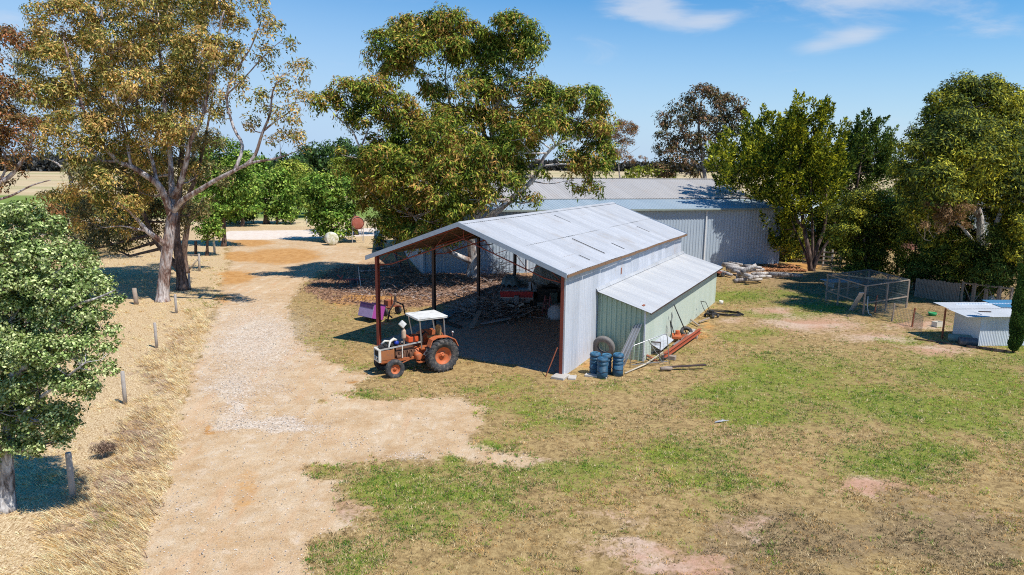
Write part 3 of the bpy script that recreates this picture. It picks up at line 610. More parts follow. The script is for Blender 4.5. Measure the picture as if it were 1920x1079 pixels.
# ------------------------------------------------------------------ trees
def unit(v): return v/np.maximum(np.linalg.norm(v, axis=-1, keepdims=True), 1e-9)
def leafset(C, R, n, ll, lw, droop, style, CC):
    """leaves on domed sub-clumps (centres C, radii R); blades lie over the dome so that light models it"""
    m = len(C); idx = np.repeat(np.arange(m), n); k = len(idx); d = unit(rng.normal(size=(k, 3)))
    d[:, 2] = np.where((d[:, 2] < -.1) & (rng.random(k) < .55), -d[:, 2], d[:, 2]); r = .45+.62*rng.random(k)**.7
    off = d*r[:, None]*R[idx][:, None]; off[:, 2] *= .78
    tail = rng.random(k) < (.22 if style == 'gum' else .05); off[:, 2] -= tail*rng.random(k)*R[idx]*.8
    P = C[idx]+off
    nm = unit(d*.9+unit(C[idx]-CC)*.5+np.array([0, 0, .35])+rng.normal(size=(k, 3))*.42)
    ax = unit(rng.normal(size=(k, 3))+np.array([0, 0, -1.0])*droop*2.2); ax = unit(ax-nm*(ax*nm).sum(1)[:, None]*.85)
    s = unit(np.cross(ax, nm))
    L = ll*rng.uniform(.55, 1.4, k)[:, None]; Wd = lw*rng.uniform(.6, 1.35, k)[:, None]
    return np.stack([P, P+ax*L*.45+s*Wd*.5, P+ax*L, P+ax*L*.45-s*Wd*.5], 1)
def spikes(C, Dr, Ls, n, ll, lw, CC):
    """foliage sprays: n leaves along each pointed spray starting at C in direction Dr of length Ls"""
    m = len(C); idx = np.repeat(np.arange(m), n); k = len(idx); t = rng.random(k)**.8
    rr = (.34*(1-t)+.04)*Ls[idx]; d = unit(rng.normal(size=(k, 3)))
    P = C[idx]+Dr[idx]*(t*Ls[idx])[:, None]+d*(rr*rng.random(k)**.5)[:, None]
    ax = unit(Dr[idx]+d*.9+rng.normal(size=(k, 3))*.3); nm = unit(d+unit(C[idx]-CC)*.5+np.array([0, 0, .3])+rng.normal(size=(k, 3))*.35); s = unit(np.cross(ax, nm))
    L = ll*rng.uniform(.6, 1.3, k)[:, None]; Wd = lw*rng.uniform(.6, 1.3, k)[:, None]
    return np.stack([P, P+ax*L*.45+s*Wd*.5, P+ax*L, P+ax*L*.45-s*Wd*.5], 1)
def tree(name, label, cat, base, limbs, clumps, lmat, bmat, ll=.26, lw=.085, cov=3.2, sub=.85, droop=.5, style='gum', group=None, r0=.5, twig=True, Y=None, dens=1.0, seed=0, gs=1.13, lush=1.0, crown='crown', zs=1.0):
    global rng
    rng = np.random.default_rng(100+seed); rd = random.Random(seed)
    b = G(*base) if len(base) == 2 else np.array(base, float)
    if Y is not None: b = D(base[0], base[1], Y); b[2] = 0
    Yb = b[1]
    T = thing(name, label, cat, tuple(b), 0, group)
    m = MB(); nodes = []
    for li in limbs:
        pts, ra, rb = li
        P = [np.array(b)-[0, 0, .15] if p == 'base' else D(p[0], p[1], Yb+(p[2] if len(p) > 2 else 0)) for p in pts]
        # smooth the polyline a little
        Q = []
        for i in range(len(P)-1):
            p0 = P[max(i-1, 0)]; p1 = P[i]; p2 = P[i+1]; p3 = P[min(i+2, len(P)-1)]
            for t in (0, .33, .66):
                Q.append(.5*((2*p1)+(-p0+p2)*t+(2*p0-5*p1+4*p2-p3)*t*t+(-p0+3*p1-3*p2+p3)*t**3))
        Q.append(P[-1]); k = len(Q); rs = [ra+(rb-ra)*(i/(k-1))**.8 for i in range(k)]
        if pts[0] == 'base': rs[0] = ra*1.45; rs[1] = ra*1.12
        m.tube([q-b for q in Q], rs, 10 if ra > .2 else 7)
        for q, r in zip(Q[1:], rs[1:]): nodes.append((q, r))
    NP = np.array([q for q, r in nodes]); NRr = np.array([r for q, r in nodes])
    Lq = []
    for c in clumps:
        px, py, rx, ry = c[:4]; dy = c[4] if len(c) > 4 else rd.uniform(-3, 3); dn = c[5] if len(c) > 5 else 1.0
        C = D(px, py, Yb+dy); s = (Yb+dy)/F; rx *= s*gs; rz_ = ry*s*gs; ry_ = (rx+rz_)/2*.95
        # branch from nearest supporting node
        dd = np.linalg.norm(NP-C, axis=1)+np.where(NP[:, 2] > C[2], 1.5*(NP[:, 2]-C[2]), 0)
        j = int(np.argmin(dd)); a = NP[j]; ra = min(NRr[j]*.6, .05+.02*np.linalg.norm(a-C))
        mid = (a+C)/2+np.array([rd.uniform(-.3, .3), rd.uniform(-.3, .3), -.12*np.linalg.norm(a-C)])
        br = [a, (a+mid)/2, mid, (mid+C)/2+np.array([0, 0, -.05*rz_]), C]
        rb = [ra, ra*.85, ra*.65, ra*.45, ra*.25]; m.tube([q-b for q in br], rb, 6)
        sr = min(sub, .8*min(rx, rz_)+.05)
        ns = max(5, int(lush*dens*dn*1.9*(rx*rz_+rx*ry_+ry_*rz_)/3*4/sr**2*.5))
        d = unit(rng.normal(size=(ns, 3))); d[:, 2] = np.where((d[:, 2] < -.35) & (rng.random(ns) < .6), -d[:, 2], d[:, 2])
        r = rng.uniform(.45, 1.0, ns)**.6
        SC = C+d*r[:, None]*np.array([rx, ry_, rz_]); SC[:, 2] = np.maximum(SC[:, 2], .25)
        area = sr*sr*math.pi; la = ll*lw*.5
        nl = max(6, int(cov*1.15*dn**.3*area/la*.42))
        if style == 'spiky':
            Dr = unit(d*np.array([.75, .75, .35])+np.array([0, 0, .9])); Lq.append(spikes(SC-Dr*sr*.5, Dr, np.full(ns, sr*2.2)*rng.uniform(.7, 1.2, ns), nl, ll, lw, C))
        else:
            R = sr*rng.uniform(.65, 1.2, ns); Lq.append(leafset(SC, R, nl, ll, lw, droop, style, C))
        if twig:
            for q in SC[:: 2]:
                st = br[2] if rd.random() < .4 else C
                mm_ = (st+q)/2+np.array([0, 0, -.08*np.linalg.norm(q-st)]); m.tube([st-b, mm_-b, q-b], [ra*.3, ra*.2, .008], 4, cap=False)
    m.build('trunk', bmat, T)
    V = np.concatenate(Lq); o = quads_mesh(crown, V, lmat, T, None, 4, b)
    return T, len(V)
gumA = leafmat('gum_leaves_ochre', [(.25, (.12, .15, .035)), (.42, (.34, .33, .08)), (.55, (.60, .48, .14)), (.72, (.72, .44, .16))], .5, .3, .45, .6)
gumGrey = leafmat('gum_leaves_grey', [(.3, (.13, .14, .07)), (.5, (.26, .26, .11)), (.68, (.42, .32, .13))], .5, .25, .45, .6)
gumC = leafmat('gum_leaves_olive', [(.28, (.06, .11, .015)), (.45, (.22, .29, .035)), (.57, (.42, .45, .06)), (.68, (.50, .29, .08))], .42, .3, .38, .5)
gumDark = leafmat('gum_leaves_dark', [(.3, (.05, .06, .03)), (.5, (.14, .125, .05)), (.7, (.27, .15, .08))], .3, .2, .5, .5)
gumRed = leafmat('gum_leaves_red', [(.3, (.12, .1, .04)), (.5, (.28, .17, .06)), (.7, (.4, .16, .07))], .5, .25, .5, .5)
grnA = leafmat('poplar_leaves', [(.28, (.13, .20, .05)), (.5, (.34, .44, .14)), (.72, (.62, .68, .32))], 1.6, .25, .38, .7)
grnB = leafmat('bright_leaves', [(.3, (.09, .18, .025)), (.5, (.20, .36, .05)), (.7, (.40, .50, .10))], .4, .3, .45, .6)
grnY = leafmat('yellow_green_leaves', [(.3, (.16, .22, .03)), (.5, (.34, .42, .06)), (.7, (.5, .5, .1))], .4, .3, .5, .6)
grnD = leafmat('dark_green_leaves', [(.3, (.03, .06, .02)), (.5, (.07, .14, .035)), (.7, (.12, .2, .05))], .4, .2, .5, .5)
conY = leafmat('conifer_foliage', [(.32, (.04, .075, .012)), (.5, (.20, .26, .028)), (.64, (.56, .54, .05))], .5, .25, .5, .6)
conD = leafmat('conifer_foliage_dark', [(.3, (.04, .085, .02)), (.5, (.11, .18, .035)), (.7, (.26, .32, .06))], .5, .2, .5, .6)
pepp = leafmat('feathery_foliage', [(.3, (.035, .06, .015)), (.46, (.13, .17, .03)), (.6, (.36, .36, .035)), (.74, (.56, .50, .05))], .35, .22, .5, .5)
cyp = leafmat('cypress_foliage', [(.3, (.035, .075, .02)), (.5, (.08, .16, .035)), (.7, (.14, .24, .06))], 1.2, .15, .6, .6)
barkP = barkmat('gum_bark', (.36, .26, .22), (.60, .54, .51), (.16, .085, .065))
barkW = barkmat('white_bark', (.52, .46, .42), (.70, .66, .62), (.28, .18, .14), 1.6)
barkD = barkmat('dark_bark', (.13, .085, .065), (.24, .17, .14), (.06, .045, .04))
barkG = barkmat('grey_bark', (.28, .24, .21), (.46, .42, .38), (.12, .095, .08))
barkM = barkmat('mottled_bark', (.40, .36, .33), (.62, .59, .56), (.12, .10, .09), 5)
TREES = []
def T_(*a, **k):
    t = tree(*a, **k); TREES.append(t[1]); return t[0]
# tall gum on the left
A_limbs = [(['base', (306, 540), (309, 510), (314, 465), (320, 425), (324, 398)], .42, .33),
 ([(322, 402), (340, 378, -.5), (372, 358, -1.2), (405, 338, -1.8), (440, 320, -2.2), (470, 306, -2.6), (505, 300, -3), (535, 292, -3.2)], .22, .05),
 ([(458, 312, -2.5), (478, 292, -2.5), (492, 250, -2.6), (506, 215, -2.8), (512, 170, -3), (530, 140, -3)], .13, .03), ([(495, 245, -2.6), (520, 225, -3), (548, 205, -3.2), (560, 170, -3.4)], .07, .02),
 ([(440, 320, -2.2), (455, 275, -1.8), (438, 240, -1.6), (425, 180, -1.5), (445, 130, -1.5), (470, 90, -1.5), (490, 40, -1.5)], .12, .03), ([(425, 178, -1.5), (455, 150, -1.5), (500, 100, -2), (530, 75, -2)], .06, .02),
 ([(323, 404), (322, 360, .3), (320, 310, .6), (316, 260, .8), (308, 190, 1), (300, 110, 1), (296, 20, 1)], .24, .06),
 ([(324, 370, .2), (338, 345, -.3), (350, 300, -.8), (358, 262, -1), (378, 225, -1.2), (392, 160, -1), (405, 90, -1), (420, 20, -1)], .21, .05),
 ([(320, 402), (310, 372, -.5), (295, 345, -1), (268, 326, -1.5), (245, 312, -1.8), (222, 303, -2), (190, 268, -2.4), (160, 215, -2.6), (140, 150, -2.5), (120, 80, -2)], .27, .05),
 ([(245, 312, -1.8), (235, 250, -1.5), (215, 180, -1.2), (200, 100, -1), (190, 20, -1)], .12, .04), ([(295, 345, -1), (285, 300, -.5), (262, 240, 0), (255, 160, .5), (250, 60, .5)], .14, .04),
 ([(312, 462), (295, 447, -.6), (276, 434, -1), (258, 412, -1.4), (241, 395, -1.8), (222, 382, -2.2), (204, 376, -2.5)], .22, .04), ([(276, 434, -1), (250, 428, -1.6), (225, 424, -2), (196, 427, -2.5)], .1, .02), ([(222, 303, -2), (170, 300, -2.5), (120, 285, -3), (70, 255, -3), (40, 240, -3)], .1, .03)]
A_cl = [(120, 50, 55, 48, 0), (190, 25, 60, 45, 1), (265, 10, 60, 50, -1), (340, 15, 60, 50, 2), (400, 45, 42, 50, -1), (90, 120, 45, 38, -2), (150, 110, 60, 45, 2), (225, 90, 60, 45, -2), (300, 90, 60, 45, 3), (365, 110, 55, 42, -2), (410, 125, 30, 40, 1),
 (55, 180, 38, 30, -3, .6), (115, 185, 48, 36, -2), (185, 170, 55, 40, 0), (250, 165, 52, 38, -3), (320, 170, 52, 38, 1), (380, 190, 42, 36, -1), (90, 245, 38, 26, -3, .6), (150, 240, 50, 34, -3), (215, 235, 50, 34, -2.5), (290, 245, 44, 30, 1), (345, 238, 36, 26, -2), (400, 210, 26, 24, 0, .7),
 (125, 290, 34, 20, -3, .7), (180, 290, 42, 26, -3), (235, 285, 40, 26, -1), (300, 258, 40, 22, -2), (200, 340, 36, 24, -2.5), (160, 365, 38, 24, -3, .8), (225, 385, 42, 26, -2), (262, 360, 34, 26, 1), (290, 320, 30, 30, 2), (105, 375, 42, 26, -2, .7), (250, 430, 34, 14, -1, .5), (160, 420, 30, 16, -2, .6), (370, 330, 26, 20, 1, .4),
 (480, 25, 36, 24, -1.5, .5), (512, 55, 24, 20, -2, .5), (545, 82, 11, 9, -2, .8), (455, 100, 20, 16, -1.5, .35), (500, 110, 26, 18, -2, .35), (455, 160, 18, 16, -1.5, .3), (560, 130, 16, 22, -3.3, .5), (535, 165, 22, 16, -3, .35), (480, 185, 22, 16, -2.5, .35), (560, 185, 18, 14, -3.2, .35), (548, 225, 24, 20, -3.2, .35), (505, 210, 20, 14, -2.8, .3), (565, 265, 22, 16, -3.2, .3), (525, 265, 22, 16, -3, .3), (470, 235, 16, 14, -2, .25), (438, 60, 26, 26, -1, .6)]
T_('gum_tree', 'tall ochre-leaved gum with pink-grey trunk standing left of the driveway', 'tree', (305, 565), A_limbs, A_cl, gumA, barkP, gs=1.1, lush=.85, ll=.24, lw=.085, cov=2.1, sub=.58, droop=.45, seed=1)
T_('gum_tree', 'dark-trunked gum close behind the tall pink-grey gum left of the driveway', 'tree', (344, 543), [(['base', (338, 500), (330, 440), (334, 380), (340, 300), (345, 200)], .42, .12), ([(337, 505), (312, 478), (285, 440), (270, 400), (255, 330), (240, 250)], .26, .08), ([(334, 400), (365, 340), (385, 260), (400, 170)], .18, .05)],
  [(150, 200, 46, 36, 2), (240, 130, 48, 40, 2), (330, 60, 46, 40, 2), (345, 290, 40, 26, 0, .7), (380, 270, 30, 22, 0, .6), (270, 300, 44, 26, 2), (215, 310, 44, 26, 2), (170, 400, 44, 26, 2, .8), (230, 430, 40, 22, 1, .8), (370, 400, 22, 18, 1, .5), (290, 200, 46, 34, 2), (360, 170, 40, 34, 2), (300, 350, 40, 30, 3), (250, 395, 40, 26, 3), (330, 400, 28, 24, 3, .8), (200, 460, 36, 14, 2, .7), (275, 445, 26, 18, 3, .7), (130, 400, 36, 22, 4), (180, 440, 34, 18, 4), (90, 425, 30, 16, 4, .8), (290, 400, 30, 24, 4), (230, 355, 34, 24, 4), (320, 440, 18, 14, 3, .6)], gumGrey, barkD, gs=1.25, lush=1.2, ll=.26, lw=.09, cov=1.9, sub=.7, seed=2)
T_('gum_tree', 'slim dark-trunked gum rearmost of the three beside the driveway', 'tree', (346, 512), [(['base', (345, 470), (352, 420), (356, 360), (362, 280)], .34, .1), ([(352, 420), (368, 405), (380, 370)], .1, .04)],
  [(362, 260, 34, 24, 0, .7), (395, 330, 30, 24, 0, .7), (340, 345, 34, 24, 0, .7), (380, 395, 26, 20, 0, .6), (330, 400, 28, 20, 1, .6)], gumGrey, barkD, ll=.28, lw=.1, cov=2, sub=.7, seed=3)
T_('gum_tree', 'white-trunked gum at the left edge behind the leafy foreground tree', 'tree', (140, 478), [(['base', (140, 440), (138, 400), (136, 360), (128, 310), (115, 260), (100, 200)], .3, .1), ([(132, 330), (105, 305), (80, 295), (50, 280)], .14, .05), ([(138, 400), (165, 370), (190, 340)], .12, .05)],
  [(95, 190, 40, 26, 0, .6), (60, 215, 36, 22, 0, .6), (40, 150, 34, 30, 0, .7), (75, 100, 34, 34, 0, .7), (130, 240, 40, 26, 0, .7), (60, 275, 36, 20, 0, .6), (160, 330, 40, 24, 0), (185, 390, 36, 24, 0), (125, 385, 32, 20, 0, .7), (220, 440, 40, 20, -2, .8), (175, 440, 36, 20, -2, .8), (105, 440, 24, 12, -2, .5)], gumGrey, barkW, ll=.36, lw=.12, cov=1.8, sub=.85, seed=4)
T_('gum_tree', 'red-tinged gum reaching in from the left edge over the foreground tree', 'tree', (-95, 640), [(['base', (-90, 560), (-75, 470), (-50, 400), (-10, 352), (25, 325), (50, 285), (60, 262)], .3, .04), ([(-50, 400), (-20, 380), (20, 368), (60, 348), (95, 338)], .1, .025), ([(-75, 470), (-80, 350), (-60, 230), (-40, 120)], .22, .06), ([(-10, 352), (10, 320), (8, 290), (0, 270)], .07, .03)],
  [(10, 275, 40, 24, 0, .9), (40, 245, 26, 22, 0, .6), (-10, 215, 40, 36, 0), (20, 180, 26, 24, 0, .6), (-20, 140, 40, 40, 0), (5, 80, 30, 26, 0, .8), (48, 290, 22, 14, 0, .6), (70, 400, 34, 20, 2, .8), (100, 420, 26, 18, 2, .6), (30, 320, 18, 10, 0, .4), (-30, 300, 30, 26, 0), (10, 345, 12, 9, 0, .4)], gumRed, barkP, ll=.2, lw=.07, cov=2.2, sub=.5, seed=5)
# leafy foreground tree
T_('leafy_tree', 'bright green round-leaved tree in the left foreground with a mottled trunk', 'tree', (12, 955), [(['base', (14, 900), (12, 850), (16, 800), (24, 720), (34, 640), (44, 560), (52, 470), (56, 410)], .2, .03), ([(16, 810), (60, 760, -.6), (110, 720, -1), (160, 680, -1.2)], .08, .02), ([(24, 720), (80, 640, -.4), (130, 580, -.6), (180, 560, -.6), (215, 545, -.6)], .08, .015), ([(34, 640), (90, 560, .2), (130, 500, .4), (150, 455, .4)], .07, .015), ([(14, 800), (-40, 740, .3), (-90, 650, .5)], .09, .03), ([(30, 680), (-10, 600, -.5), (-30, 500, -.5)], .07, .02), ([(44, 560), (34, 520, -.5), (28, 480, -.5)], .04, .012)],
  [(40, 420, 34, 28, 0), (10, 430, 36, 34, .4), (75, 440, 34, 28, .3), (20, 480, 44, 34, -.6), (85, 490, 44, 30, -.3), (135, 495, 34, 26, .4), (150, 470, 14, 12, .4, .8), (40, 540, 50, 34, .4), (105, 550, 46, 30, -.6), (165, 545, 34, 26, 0), (200, 552, 18, 14, -.4, .8), (222, 566, 9, 8, -.4, .8), (20, 600, 48, 36, -.6), (80, 605, 46, 32, 0), (140, 600, 40, 28, -.4), (188, 612, 24, 20, -.4, .9), (210, 650, 12, 8, -.6, .8), (40, 665, 46, 32, -.8), (100, 665, 44, 30, -1), (155, 660, 34, 24, -.8), (180, 690, 26, 16, -1, .8), (20, 725, 44, 30, .2), (75, 730, 44, 28, -.6), (130, 725, 36, 24, -.9), (170, 735, 20, 14, -1, .8), (208, 700, 9, 7, -1, .8), (35, 780, 40, 22, .2), (85, 785, 40, 20, -.4), (120, 775, 26, 18, -.6, .9), (60, 815, 36, 14, -.3, .8), (110, 822, 22, 9, -.3, .7), (-40, 560, 50, 80, 0), (-40, 700, 50, 60, 0), (-60, 440, 40, 40, 0), (10, 820, 30, 14, 0, .8), (-10, 770, 50, 36, -.5), (30, 740, 44, 30, .6), (60, 690, 44, 30, .6), (-20, 640, 50, 40, -.6), (10, 540, 44, 36, -.8), (50, 400, 24, 16, -.2), (0, 835, 34, 16, -.3), (45, 838, 30, 12, -.4), (90, 832, 26, 10, -.5), (-20, 870, 30, 16, 0), (125, 800, 22, 12, -.7)], grnA, barkM, gs=1.34, lush=1.15, ll=.075, lw=.058, cov=2.4, sub=.22, droop=.15, style='bush', seed=6)
# green trees along the entrance
T_('shade_tree', 'small round green tree on a dark stem beside the white post left of the entrance', 'tree', (388, 480), [(['base', (389, 455), (390, 435), (388, 415)], .16, .05)], [(388, 432, 26, 18, 0), (376, 415, 24, 18, 0), (402, 425, 18, 20, 0), (390, 400, 24, 18, 0)], grnB, barkD, ll=.24, lw=.16, cov=2.4, sub=.6, droop=.2, style='bush', seed=7)
T_('shade_tree', 'tall leafy green tree right behind the ochre gum at the left of the entrance', 'tree', (420, 462), [(['base', (420, 420), (415, 360), (412, 300)], .25, .08), ([(418, 400), (440, 370), (450, 330)], .12, .05)], [(412, 290, 36, 26, 0), (440, 310, 34, 28, 0), (395, 330, 34, 26, 0), (425, 345, 38, 26, 0), (450, 360, 30, 26, 0), (400, 375, 36, 24, 0), (445, 395, 34, 20, 0), (405, 405, 26, 14, 0)], grnB, barkD, ll=.3, lw=.19, cov=2.2, sub=.8, droop=.2, style='bush', seed=8)
T_('shade_tree', 'broad green tree on a short trunk beyond the far road', 'tree', (500, 420), [(['base', (498, 400), (495, 375), (490, 350)], .45, .15)], [(488, 352, 36, 24, 0), (520, 345, 32, 22, 0), (465, 372, 32, 22, 0), (500, 378, 34, 20, 0), (535, 368, 26, 22, 0), (475, 392, 24, 12, 0), (515, 395, 20, 12, 0)], grnB, barkD, ll=.42, lw=.3, cov=2.3, sub=1.3, droop=.2, style='bush', seed=9)
T_('shade_tree', 'yellow-green tree beyond the far road right of the broad green tree', 'tree', (560, 402), [(['base', (560, 385), (560, 350)], .4, .12)], [(540, 330, 32, 20, 0), (575, 335, 32, 20, 0), (560, 355, 36, 18, 0), (530, 352, 20, 16, 0), (590, 360, 22, 16, 0), (555, 375, 26, 12, 0)], grnY, barkD, ll=.5, lw=.36, cov=2.3, sub=1.5, droop=.2, style='bush', seed=10)
T_('shade_tree', 'mid-green tree between the tall leafy tree and the broad tree at the entrance', 'tree', (455, 425), [(['base', (455, 400), (455, 350)], .3, .1)], [(440, 340, 30, 20, 0), (465, 350, 28, 20, 0), (450, 372, 30, 18, 0), (430, 385, 28, 16, 0), (470, 385, 22, 14, 0), (445, 402, 26, 10, 0)], grnB, barkD, ll=.42, lw=.3, cov=2.3, sub=1.2, droop=.2, style='bush', seed=15)
T_('shade_tree', 'yellow-green tree standing between the broad tree and the bright bush', 'tree', (580, 408), [(['base', (580, 390), (578, 360)], .3, .1)], [(575, 350, 28, 18, 0), (600, 345, 24, 18, 0), (585, 372, 28, 16, 0), (560, 368, 20, 12, 0)], grnY, barkD, ll=.42, lw=.3, cov=2.3, sub=1.2, droop=.2, style='bush', seed=16)
for i_, (px_, w_, lb_) in enumerate(((395, 34, 'dull green tree on the far side of the road behind the tall gum trunks'), (470, 34, 'dull green tree on the horizon just left of the broad tree crown'), (545, 30, 'dull green tree on the horizon above the yellow-green trees'))):
    T_('shade_tree', lb_, 'tree', (px_, 372), [(['base', (px_, 345), (px_, 320)], .5, .15)], [(px_-w_*.6, 318, w_*.7, 14, 0), (px_+w_*.6, 316, w_*.7, 14, 0), (px_, 304, w_*.8, 14, 0), (px_, 335, w_, 14, 0), (px_-w_*.5, 350, w_*.7, 10, 0), (px_+w_*.5, 350, w_*.7, 10, 0)], grnD if i_ != 1 else grnB, barkD, ll=.7, lw=.45, cov=2.2, sub=1.9, droop=.2, style='bush', seed=70+i_, Y=150)
for i_, (px_, py_, w_, h_, Y_, lb_) in enumerate(((1480, 445, 24, 44, 68, 'dark shrub at the right end wall of the storage shed behind the conifer trunks'), (1540, 440, 26, 40, 70, 'dark shrub in front of the brick house behind the conifer trunks'), (1590, 430, 26, 50, 66, 'dark shrub between the rail fence and the round bush'), (1690, 390, 30, 50, 60, 'dark shrub under the pale barn roof'))):
    T_('shrub', lb_, 'shrub', (px_, py_+h_), [(['base', (px_, py_)], .1, .05)], [(px_+a_*w_, py_+b_*h_, w_*.7, w_*.6, 0) for a_, b_ in ((0, -.7), (-.6, -.3), (.6, -.35), (0, 0), (-.6, .35), (.6, .3), (0, .6), (-.3, .75), (.4, .75))], conD if i_ % 2 else pepp, barkD, ll=.22, lw=.1, cov=2.2, sub=.6, style='bush', droop=.3, seed=80+i_, Y=Y_)
for i_, (px_, w_, lb_) in enumerate(((448, 24, 'low green bush right of the small round tree across the far road'), (535, 22, 'low green bush between the broad tree trunk and the lone far post'), (415, 20, 'low bush behind the white gate post'))):
    T_('shrub', lb_, 'shrub', (px_, 424), [(['base', (px_, 412)], .08, .04)], [(px_-w_*.6, 404, w_*.7, 10, 0), (px_+w_*.6, 404, w_*.7, 10, 0), (px_, 396, w_*.8, 11, 0), (px_, 411, w_, 8, 0)], grnB if i_ else grnD, barkD, ll=.34, lw=.24, cov=2.2, sub=.9, droop=.2, style='bush', seed=90+i_, Y=103)
T_('shade_tree', 'wide dark green tree farthest behind the entrance hedge', 'tree', (630, 365), [(['base', (630, 340), (630, 300)], .7, .2)], [(600, 292, 34, 16, 0), (640, 285, 36, 18, 0), (670, 295, 30, 16, 0), (620, 312, 44, 18, 0), (580, 312, 28, 14, 0), (665, 318, 34, 16, 0), (600, 335, 40, 16, 0), (650, 340, 40, 16, 0)], grnD, barkD, ll=.8, lw=.5, cov=2.3, sub=2.2, droop=.2, style='bush', seed=11)
T_('shade_tree', 'bright green bushy tree beside the wrapped bale at the entrance', 'tree', (612, 452), [(['base', (612, 420), (610, 380)], .22, .08), (['base', (635, 425), (645, 400)], .12, .05)], [(600, 365, 30, 24, 0), (625, 350, 28, 24, 0), (590, 395, 28, 22, 0), (622, 390, 32, 26, 0), (648, 375, 24, 22, 0), (605, 422, 26, 16, 0), (635, 418, 30, 18, -1), (655, 432, 16, 12, -1), (610, 438, 24, 10, -1), (580, 375, 20, 18, 0), (585, 345, 18, 14, 0), (640, 340, 24, 18, 1), (650, 400, 22, 18, 0), (628, 440, 22, 8, -1.5), (600, 340, 20, 14, 1)], grnB, barkD, ll=.34, lw=.22, cov=2.3, sub=.85, droop=.2, style='bush', seed=12)
T_('shade_tree', 'yellow-green tree left of the central gum behind the rusty tank', 'tree', (668, 440), [(['base', (665, 400), (660, 350)], .25, .1)], [(655, 335, 30, 22, 0), (690, 340, 28, 24, 0), (660, 365, 28, 20, 0), (695, 375, 26, 20, 0), (640, 315, 24, 14, 2)], grnY, barkD, ll=.36, lw=.22, cov=2.2, sub=.9, droop=.2, style='bush', seed=13)
# central gum
Cl = [(['base', (890, 490), (887, 450), (893, 408), (904, 355), (914, 300), (922, 268)], .60, .3), ([(888, 492), (868, 484, -.6), (845, 473, -1), (820, 456, -1.5), (795, 436, -2), (775, 405, -2.5)], .28, .07), ([(890, 470), (876, 440, .6), (862, 400, 1), (850, 350, 1.5), (838, 300, 1.5), (828, 250, 1.5)], .26, .08),
 ([(891, 440), (912, 413, -.8), (938, 392, -1.5), (968, 365, -2), (997, 340, -2.4), (1012, 315, -2.6), (1020, 295, -2.8), (1042, 273, -3), (1080, 256, -3)], .32, .08), ([(1015, 312, -2.6), (1050, 308, -3), (1085, 308, -3.2), (1115, 300, -3.4)], .1, .03), ([(997, 340, -2.4), (1030, 345, -3), (1060, 340, -3)], .06, .02),
 ([(915, 300), (905, 240, .5), (880, 215, .8), (845, 200, 1), (820, 190, 1), (800, 160, 1), (785, 135, 1), (755, 110, 1)], .2, .05), ([(845, 200, 1), (835, 150, 1), (840, 110, 1)], .1, .03), ([(920, 270), (930, 210, -.3), (940, 165, -.5), (968, 120, -.6), (985, 90, -.6)], .2, .05), ([(905, 240, .5), (890, 170, .5), (875, 120, .5)], .1, .03),
 ([(897, 390), (850, 350, -1), (800, 332, -1.4), (750, 318, -1.8), (700, 298, -2.2), (676, 278, -2.4), (660, 245, -2.5), (630, 218, -2.5)], .2, .04), ([(676, 278, -2.4), (690, 245, -2.2), (700, 210, -2)], .09, .03), ([(780, 328, -1.5), (765, 280, -1.2), (745, 240, -1)], .1, .03)]
